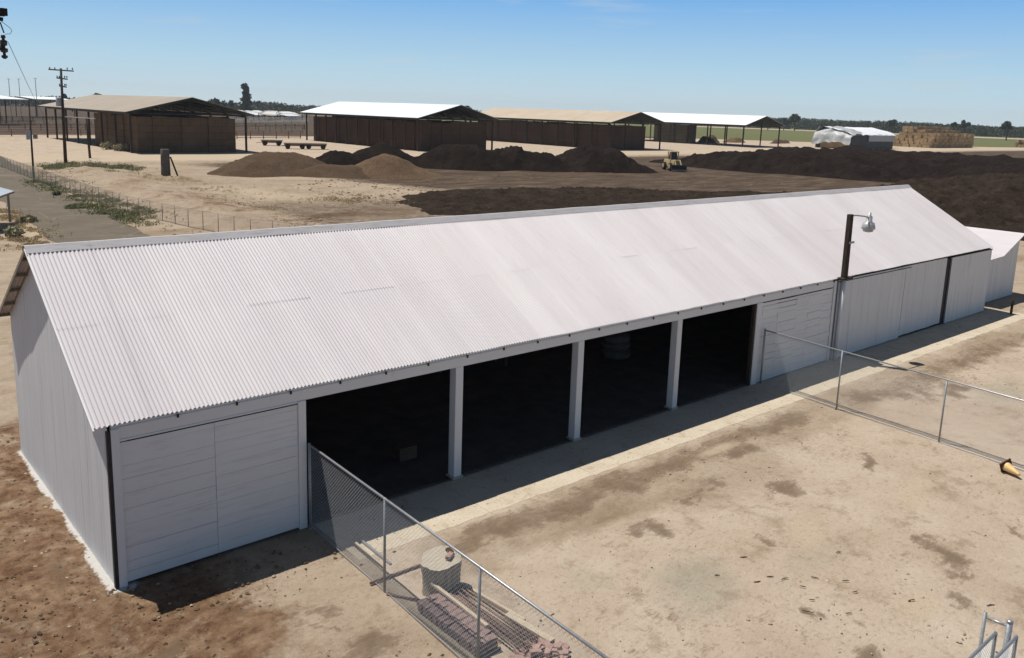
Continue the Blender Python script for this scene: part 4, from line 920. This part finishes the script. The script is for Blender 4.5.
p2 = thing('lamp_post', 'thin dark pole with pale grey panel and small brown box standing by the road fence', 'pole', (18.3, 94.5, 0))
MB().tube([(18.3, 94.5, -.1), (18.35, 94.5, 8.0)], [.12, .09], 8).build('pole', 'wood_dark', p2, True)
MB().obox((18.02, 94.32, 4.95), (.50, .05, 1.05), .25).build('sign_panel', 'transformer', p2)
MB().obox((18.72, 94.3, 4.8), (.36, .35, .55), -.6).build('box', 'wood_grey', p2)
p3 = thing('crossbar_post', 'short dark post with long pale crossbar in front of the tan hay shed', 'post', (33.4, 128.9, 0))
MB().tube([(33.4, 128.9, -.1), (33.2, 128.9, 6.1)], [.2, .15], 8).build('post', 'wood_dark', p3, True)
MB().tube([along((33.2, 128.9), -3.3, 6.3), along((33.2, 128.9), 1.4, 6.15)], .08, 6).build('crossbar', 'galv', p3)
sp = thing('standpipe', 'stout grey concrete standpipe with a leaning brace beyond the road fence', 'standpipe', (31.84, 90.1, 0))
mb = MB()
mb.lathe((31.84, 90.1, -.1), [(.56, 0), (.54, 1.2), (.52, 2.6), (.50, 3.55), (.46, 3.62), (.40, 3.62), (.40, 3.3)], 18); mb.build('column', 'standpipe', sp, True)
MB().tube([along((31.84, 90.0), 1.55, -.1), along((31.84, 90.0), .6, 2.6)], .10, 6).build('brace', 'wood_dark', sp)
MB().tube([along((31.84, 89.6), -.6, 1.6), along((31.84, 89.6), -.62, 2.6)], .08, 6).build('bracket', 'wood_dark', sp)
heap('rubble', 'pale dry rubble bank around the foot of the standpipe', 'rubble', 30.5, 87.5, 6.0, 2.6, -.9, .45, 'rubble', .25, 2, 1.4, .4, .7, 71)
# near power pole just out of frame on the left: only its hanging gear shows
np_ = thing('utility_pole', 'near power pole at the left edge with hanging black insulators and fuses', 'utility pole', (-1.6, 4.9, 0))
# ------------- positions come from the sight lines at 22 m
def nr(x, y, d=12.0): return CAM+ray(x, y)*d
pb = nr(-110, 30); np_.location = (pb.x, pb.y, 0)
MB().tube([(pb.x, pb.y, -.2), (pb.x, pb.y, pb.z+.9)], [.15, .12], 10).build('pole', 'wood_dark', np_, True)
ca, cb2 = nr(-112, 7), nr(4.5, 13); ca = Vector((pb.x, pb.y, ca.z))
MB().tube([ca, cb2], .045, 6).build('crossarm', 'wood_dark', np_)
a1, a2 = nr(-112, 64), nr(4, 47); a1 = Vector((pb.x, pb.y, a1.z))
MB().tube([a1, a2], .03, 6).build('crossarm', 'dark', np_)
q = nr(2, 12); MB().obox(q, (.07, .10, .085), .4).build('fuse_box', 'black', np_)
MB().tube([nr(.5, 17), nr(.3, 21)], .03, 6).build('fuse_box', 'black', np_)
MB().tube([nr(0, 22), nr(4, 33)], .008, 5).build('lead_wire', 'black', np_)
MB().tube([nr(1, 21), nr(10, 28), nr(12, 31), nr(10, 34), nr(5, 34)], .003, 4).build('lead_wire', 'black', np_)
t0, t1 = nr(4.5, 35), nr(4.8, 59)
prof = []
for i, (s, r) in enumerate([(0, .02), (.06, .06), (.14, .065), (.16, .03), (.26, .03), (.30, .075), (.44, .075), (.46, .03), (.54, .03), (.58, .07), (.76, .075), (.80, .03), (.86, .03), (.88, .05), (1, .04)]): prof.append((r*.55, s*(t0-t1).length))
MB().lathe(t1, prof, 12).build('insulator', 'porcelain', np_, True)
MB().tube([nr(-2, 48), nr(4, 47)], .02, 6).build('bracket', 'dark', np_)
# span wire to the far pole
e0 = nr(8, 42); e1 = Vector(along((TX, TY), -.3, 9.4)); pts = []
for i in range(25):
    t = i/24; q = e0.lerp(e1, t); q.z -= 4*2.6*t*(1-t); pts.append(q)
single('power_line', MB().tube(pts, .0035, 4), 'black', 'thin sagging black wire from the near pole towards the far utility pole', 'wire')
pts = []
for i in range(13):
    t = i/12; q = nr(0, 62).lerp(nr(8, 57), t); q.z -= .1*t*(1-t); pts.append(q)
for i, (cx_, top, dist) in enumerate(((10.5, 79, 330), (20.5, 79, 360), (37, 78.5, 320)  )):
    b = far(cx_, dist); h = htop(cx_, top, dist)
    t = thing('light_mast', 'distant thin light mast on the horizon, ' + ('leftmost of three', 'middle of three', 'rightmost of three, nearest the utility pole')[i], 'light mast', b, 'light masts on the horizon')
    MB().tube([b, b+Vector((0, 0, h))], [.14, .09], 6).build('mast', 'galv_post', t)
    MB().tube([b+Vector((rx_*-.5, ry_*-.5, h)), b+Vector((rx_*.5, ry_*.5, h))], .10, 5).build('lamp_bar', 'galv_post', t)

# ------------------------------------------------------------------ shelter on the left edge
ms = thing('metal_shelter', 'small bluish metal roofed shelter on posts at the left edge by the road', 'shelter', (6.5, 57, 0))
tip = gr(14, 191, 2.3); uu = Vector((-.42, -.91, 0)); vv = Vector((-.91, .42, 0))
def Sp(a, b, z): q = tip+uu*a+vv*b; return Vector((q.x, q.y, z))
RS = lambda b: 2.3+.30*b
mb = MB(); n = 60
for i in range(n+1):
    a = 6.0*i/n; dz = .025*math.sin(i*PI/1.0*.5)
    for b in (0, 2.4): mb.v.append(tuple(Sp(a, b, RS(b)+dz)))
    if i: o = 2*i; mb.f.append((o-2, o-1, o+1, o))
mb.build('roof', 'shelter', ms)
mb = MB(); mb.hexa([Sp(-.03, -.03, 2.16), Sp(6, -.03, 2.16), Sp(6, .05, 2.16), Sp(-.03, .05, 2.16), Sp(-.03, -.03, 2.28), Sp(6, -.03, 2.28), Sp(6, .05, 2.28), Sp(-.03, .05, 2.28)]); mb.build('fascia', 'wood_grey', ms)
for a, b in ((.3, .35), (5.6, .35), (.3, 2.2), (5.6, 2.2)): MB().tube([Sp(a, b, -.1), Sp(a, b, RS(b)-.06)], .09, 6).build('post', 'wood_grey', ms)

# ------------------------------------------------------------------ corrals and roofs far behind
def corral(label, x0, x1, dist, h, mat, step=4.0):
    a, b = far(x0, dist), far(x1, dist*1.06); t = thing('corral_fence', label, 'fence', a, 'distant corral fences'); L_ = (b-a).length; n = int(L_/step)
    mb = MB()
    for i in range(n+1): q = a.lerp(b, i/n); mb.box(q.x-.1, q.x+.1, q.y-.1, q.y+.1, 0, h)
    mb2 = MB(); u = (b-a).normalized()
    for z in np.linspace(.4, h-.1, 4): mb2.tube([a+Vector((0, 0, z)), b+Vector((0, 0, z))], .09, 4)
    o = mb.build('posts', mat, t); o['kind'] = 'stuff'; o = mb2.build('rail', mat, t)
corral('brown corral fence nearest the tan hay shed on the left', -10, 95, 226, 1.7, 'rust')
corral('second brown corral fence behind the first on the far left', -10, 98, 262, 1.8, 'rust')
corral('third brown corral fence on the far left', -10, 90, 300, 1.8, 'wood_grey')
corral('fourth grey corral fence on the far left', -10, 70, 350, 1.8, 'wood_dark')
corral('brown corral fence between the tan and white roofed sheds', 236, 300, 232, 2.1, 'rust')
corral('grey corral fence behind the brown one between the first two sheds', 234, 302, 275, 2.2, 'wood_grey')
corral('dark corral fence in the middle of the pens between the first two sheds', 234, 304, 315, 2.0, 'wood_dark')
corral('pale corral fence at the back of the pens between the first two sheds', 234, 306, 370, 2.2, 'wood_pale')
corral('farthest pale corral fence between the first two sheds', 230, 308, 430, 2.4, 'pale_sheet')
def far_roof(label, x0, x1, ytop, dist, depth, mat, hgt=None, tilt=1.6, name='shade_roof', group='distant pale roofs'):
    a, b = far(x0, dist), far(x1, dist*1.03); h = hgt or htop((x0+x1)/2, ytop, dist); u = (b-a).normalized(); v = Vector((-u.y, u.x, 0))
    t = thing(name, label, 'roof', (a+b)/2, group)
    Z_ = Vector((0, 0, 1)); p = [a+Z_*(h-tilt), b+Z_*(h-tilt), b+v*depth+Z_*h, a+v*depth+Z_*h]
    MB().hexa(p+[q+Z_*.25 for q in p]).build('roof', mat, t)
    n = max(2, int((b-a).length/9)); mb = MB()
    for i in range(n+1):
        q = a.lerp(b, i/n)
        for q2, hh in ((q, h-tilt), (q+v*depth, h)): mb.box(q2.x-.15, q2.x+.15, q2.y-.15, q2.y+.15, 0, hh)
    o = mb.build('posts', 'wood_dark', t)
far_roof('long white roof at the far left horizon', -20, 29, 96.3, 300, 14, 'roof_bright', tilt=1.0)
far_roof('pale roof beside the utility pole on the far left', 36, 74, 97.8, 420, 12, 'roof_bright', tilt=1.0)
for i in range(5):
    d = 640-42*i
    for j in range(4):
        x = 236+17*j+random.uniform(-2, 2)
        far_roof('small pale shade roof in the pens between the tan and white roofed sheds', x, x+11+random.uniform(-2, 3), 0, d, 6, 'pale_sheet' if (i+j) % 3 else 'roof_cream', hgt=3.4, tilt=.8, group='small pale shade roofs in the pens')

# ------------------------------------------------------------------ vegetation
def leafcloud(mb, c, r, n, s, R, flat=1.0):
    for i in range(n):
        while True:
            p = Vector((R.uniform(-1, 1), R.uniform(-1, 1), R.uniform(-1, 1)))
            if p.length < 1: break
        p = p*(.55+.45*p.length); q = Vector((c[0]+p.x*r[0], c[1]+p.y*r[1], c[2]+p.z*r[2]))
        a = Vector((R.gauss(0, 1), R.gauss(0, 1), R.gauss(0, 1)*flat)).normalized(); b = a.cross(Vector((R.gauss(0, 1), R.gauss(0, 1), R.gauss(0, 1)))).normalized(); k2 = s*R.uniform(.6, 1.4)
        o = len(mb.v); mb.v += [tuple(q+a*k2), tuple(q+b*k2*.6), tuple(q-a*k2), tuple(q-b*k2*.6)]; mb.f.append((o, o+1, o+2, o+3))
def tree(label, px, top, dist, width, mat='leaf', tall=False, seed=1):
    R = random.Random(seed); b = far(px, dist); H = htop(px, top, dist)
    t = thing('tree', label, 'tree', b, 'far trees on the horizon'); mb = MB(); w2 = width/2
    if tall:
        for i in range(11):
            z = H*(.18+.80*i/10); ww = w2*(.9-.35*abs(i/10-.35))*R.uniform(.7, 1.15); leafcloud(mb, (b.x+R.uniform(-.3, .3)*w2, b.y+R.uniform(-.3, .3)*w2, z), (ww, ww, H*.075), 110, .9, R)
    else:
        for i in range(9):
            a = R.uniform(0, 2*PI); q = w2*.62*math.sqrt(R.random()); rr = w2*R.uniform(.32, .55)
            leafcloud(mb, (b.x+q*math.cos(a), b.y+q*math.sin(a), H-rr*.7-(q/w2)**2*H*.35-R.random()*H*.22), (rr, rr, rr*.75), 90, w2*.10+.25, R)
    mb.build('crown', mat, t)
    tk = MB().tube([b-Vector((0, 0, .2)), b+Vector((.2, 0, H*.45)), b+Vector((0, .2, H*.8))], [H*.025+.1, H*.018+.06, .05], 7)
    for i in range(4):
        a = R.uniform(0, 2*PI); tk.tube([b+Vector((.1, 0, H*.35)), b+Vector((w2*.5*math.cos(a), w2*.5*math.sin(a), H*.68))], [.12, .04], 5)
    tk.build('trunk', 'bark', t)
tree('tall narrow dark tree standing alone above the horizon between the first two sheds', 246, 85, 650, 7.5, tall=True, seed=2)
tree('round dark tree just above the right slope of the tan shed roof', 216, 97, 620, 13, seed=3)
tree('small dark tree on the horizon left of the tall narrow tree', 231, 99.5, 640, 5, seed=4)
tree('dark tree showing behind the near gable of the bluish white roof', 470, 104.5, 420, 9, seed=5)
tree('dark tree right of the pure white shed roof, smaller of the pair', 786, 117.5, 800, 10, seed=6)
tree('dark bushy tree right of the pure white shed roof, larger of the pair', 797, 113.5, 800, 12, seed=7)
tree('dark tree low behind the gable of the pure white roof', 770, 116.5, 760, 9, seed=8)
tree('dark tree rising from the orchard above the tarped stack', 895, 119, 800, 9, seed=9)
tree('dark tree on the horizon above the straw stack, left of two', 957, 120.5, 760, 6, seed=10)
tree('dark tree on the horizon above the straw stack, right of two', 968, 119, 760, 8.5, seed=11)
tree('dark tree on the horizon near the right edge', 1011, 119, 700, 9, seed=12)
tree('dark round tree left of the tan shed roof apex', 97, 92, 640, 8, seed=13)
tree('dark tree beside the utility pole on the far left', 72, 96, 600, 9, seed=14)
tree('dark low tree just left of the tan roof', 64, 93.5, 620, 6, seed=15)
def belt(name, label, x0, x1, dist0, dist1, h, mat, n, s, seed, hv=.35, deep=60):
    R = random.Random(seed); mb = MB()
    a, b = far(x0, dist0), far(x1, dist1)
    for i in range(n):
        t = R.random(); q = a.lerp(b, t); dq = R.random()*deep; v = (q-Vector((CAM.x, CAM.y, 0))).normalized(); q = q+v*dq
        hh = h*(1-hv+hv*(fbm(q.x, q.y, seed, .02, 4)+.5)); z = hh*R.random()**.7
        leafcloud(mb, (q.x, q.y, z), (s*1.2, s*1.2, s*.8), 6, s*.5, R)
    single(name, mb, mat, label, 'trees', kind='stuff')
belt('orchard', 'long dark green orchard belt along the horizon on the right', 690, 1045, 930, 900, 10.5, 'orchard', 9000, 1.5, 5, .2)
belt('tree_belt', 'thin dark tree belt along the left horizon', -10, 135, 800, 800, 9.5, 'leaf', 2600, 1.3, 6, .5)
belt('tree_belt', 'thin dark tree belt on the horizon between the tan and white roofed sheds', 190, 345, 760, 800, 9.0, 'leaf', 3000, 1.3, 7, .5)
belt('tree_belt', 'thin dark tree belt showing above the horizon behind the sheds', 340, 700, 900, 950, 9.5, 'leaf', 4200, 1.5, 8, .45)
def weeds(name, label, pts, n, mat, s, seed, h=.35):
    R = random.Random(seed); mb = MB(); k2 = 0
    while k2 < n:
        x0, y0, rx, ry = R.choice(pts); x, y = x0+R.gauss(0, .5)*rx, y0+R.gauss(0, .5)*ry
        if fbm(x, y, seed, .45, 3) < .0: k2 += .02; continue
        leafcloud(mb, (x, y, h*.35*R.random()), (s*2.6, s*2.6, h*R.uniform(.4, 1.1)), 9, s*.55, R, 1.8); k2 += 1
    single(name, mb, mat, label, 'weeds', kind='stuff')
weeds('weeds', 'low green weeds along the road side of the old fence', [(16.9, 55, 1.6, 5), (16.9, 64, 1.3, 8), (17.2, 76, 1.5, 9), (17.5, 86, 1.6, 6), (16.3, 58, 1.5, 4), (14.9, 63.5, .8, .7), (19.4, 57, 1.2, 6), (19.0, 68, 1.0, 8), (24, 84, 3, 5)], 3600, 'weed', .11, 2, .3)
weeds('weeds', 'green weed patch on the bank beyond the old fence', [(28, 112, 4, 6), (29.5, 104, 3.5, 4), (27, 100, 3, 5), (31, 107, 3, 5), (24, 108, 2, 4)], 3400, 'weed', .14, 3, .4)
weeds('dry_grass', 'dry tan grass on the bank and beside the shelter', [(23, 70, 4, 14), (27, 60, 4, 8), (21, 95, 2, 12), (20, 60, 2.5, 10), (21.5, 78, 2.5, 12), (23, 50, 4, 5), (30, 74, 5, 9), (9.0, 54, 1.6, 5), (9.3, 62, 1.0, 4), (7.5, 46, 2, 3), (40, 60, 5, 5)], 5200, 'dry', .08, 4, .22)
for i, (px, py, r, lb) in enumerate([(15, 236, .75, 'grey sage shrub beside the road left of the barn roof'), (57, 195, .5, 'small green shrub growing in the asphalt road'), (108, 149.5, 1.6, 'pale green shrub at the foot of the tan shed hay, left of two'), (121, 151, 1.5, 'pale green shrub at the foot of the tan shed hay, right of two'), (29, 222, .5, 'small dry shrub between the shelter and the road')]):
    c = gr(px, py); mb = MB(); R = random.Random(80+i)
    for q in range(6): leafcloud(mb, (c.x+R.uniform(-.6, .6)*r, c.y+R.uniform(-.6, .6)*r, r*R.uniform(.25, .55)), (r*.6, r*.6, r*.45), 90, .10+.05*r, R)
    single('shrub', mb, 'weed' if i == 1 else 'sage', lb, 'shrub', 'low shrubs beyond the barn')

# thin summer haze round the whole place
hm = bpy.data.materials.new('thin_haze'); hm.use_nodes = True; ht = hm.node_tree; ht.nodes.clear()
ho = ht.nodes.new('ShaderNodeOutputMaterial'); hv = ht.nodes.new('ShaderNodeVolumePrincipled')
hv.inputs['Color'].default_value = (.86, .91, .96, 1); hv.inputs['Density'].default_value = .00013; hv.inputs['Anisotropy'].default_value = .2
ht.links.new(hv.outputs[0], ho.inputs['Volume']); MT['haze'] = hm
tag(MB().box(-2350, 2650, -1650, 2750, -3, 40).build('haze', 'haze'), 'thin pale haze fading the far trees and fields', 'haze', kind='stuff')
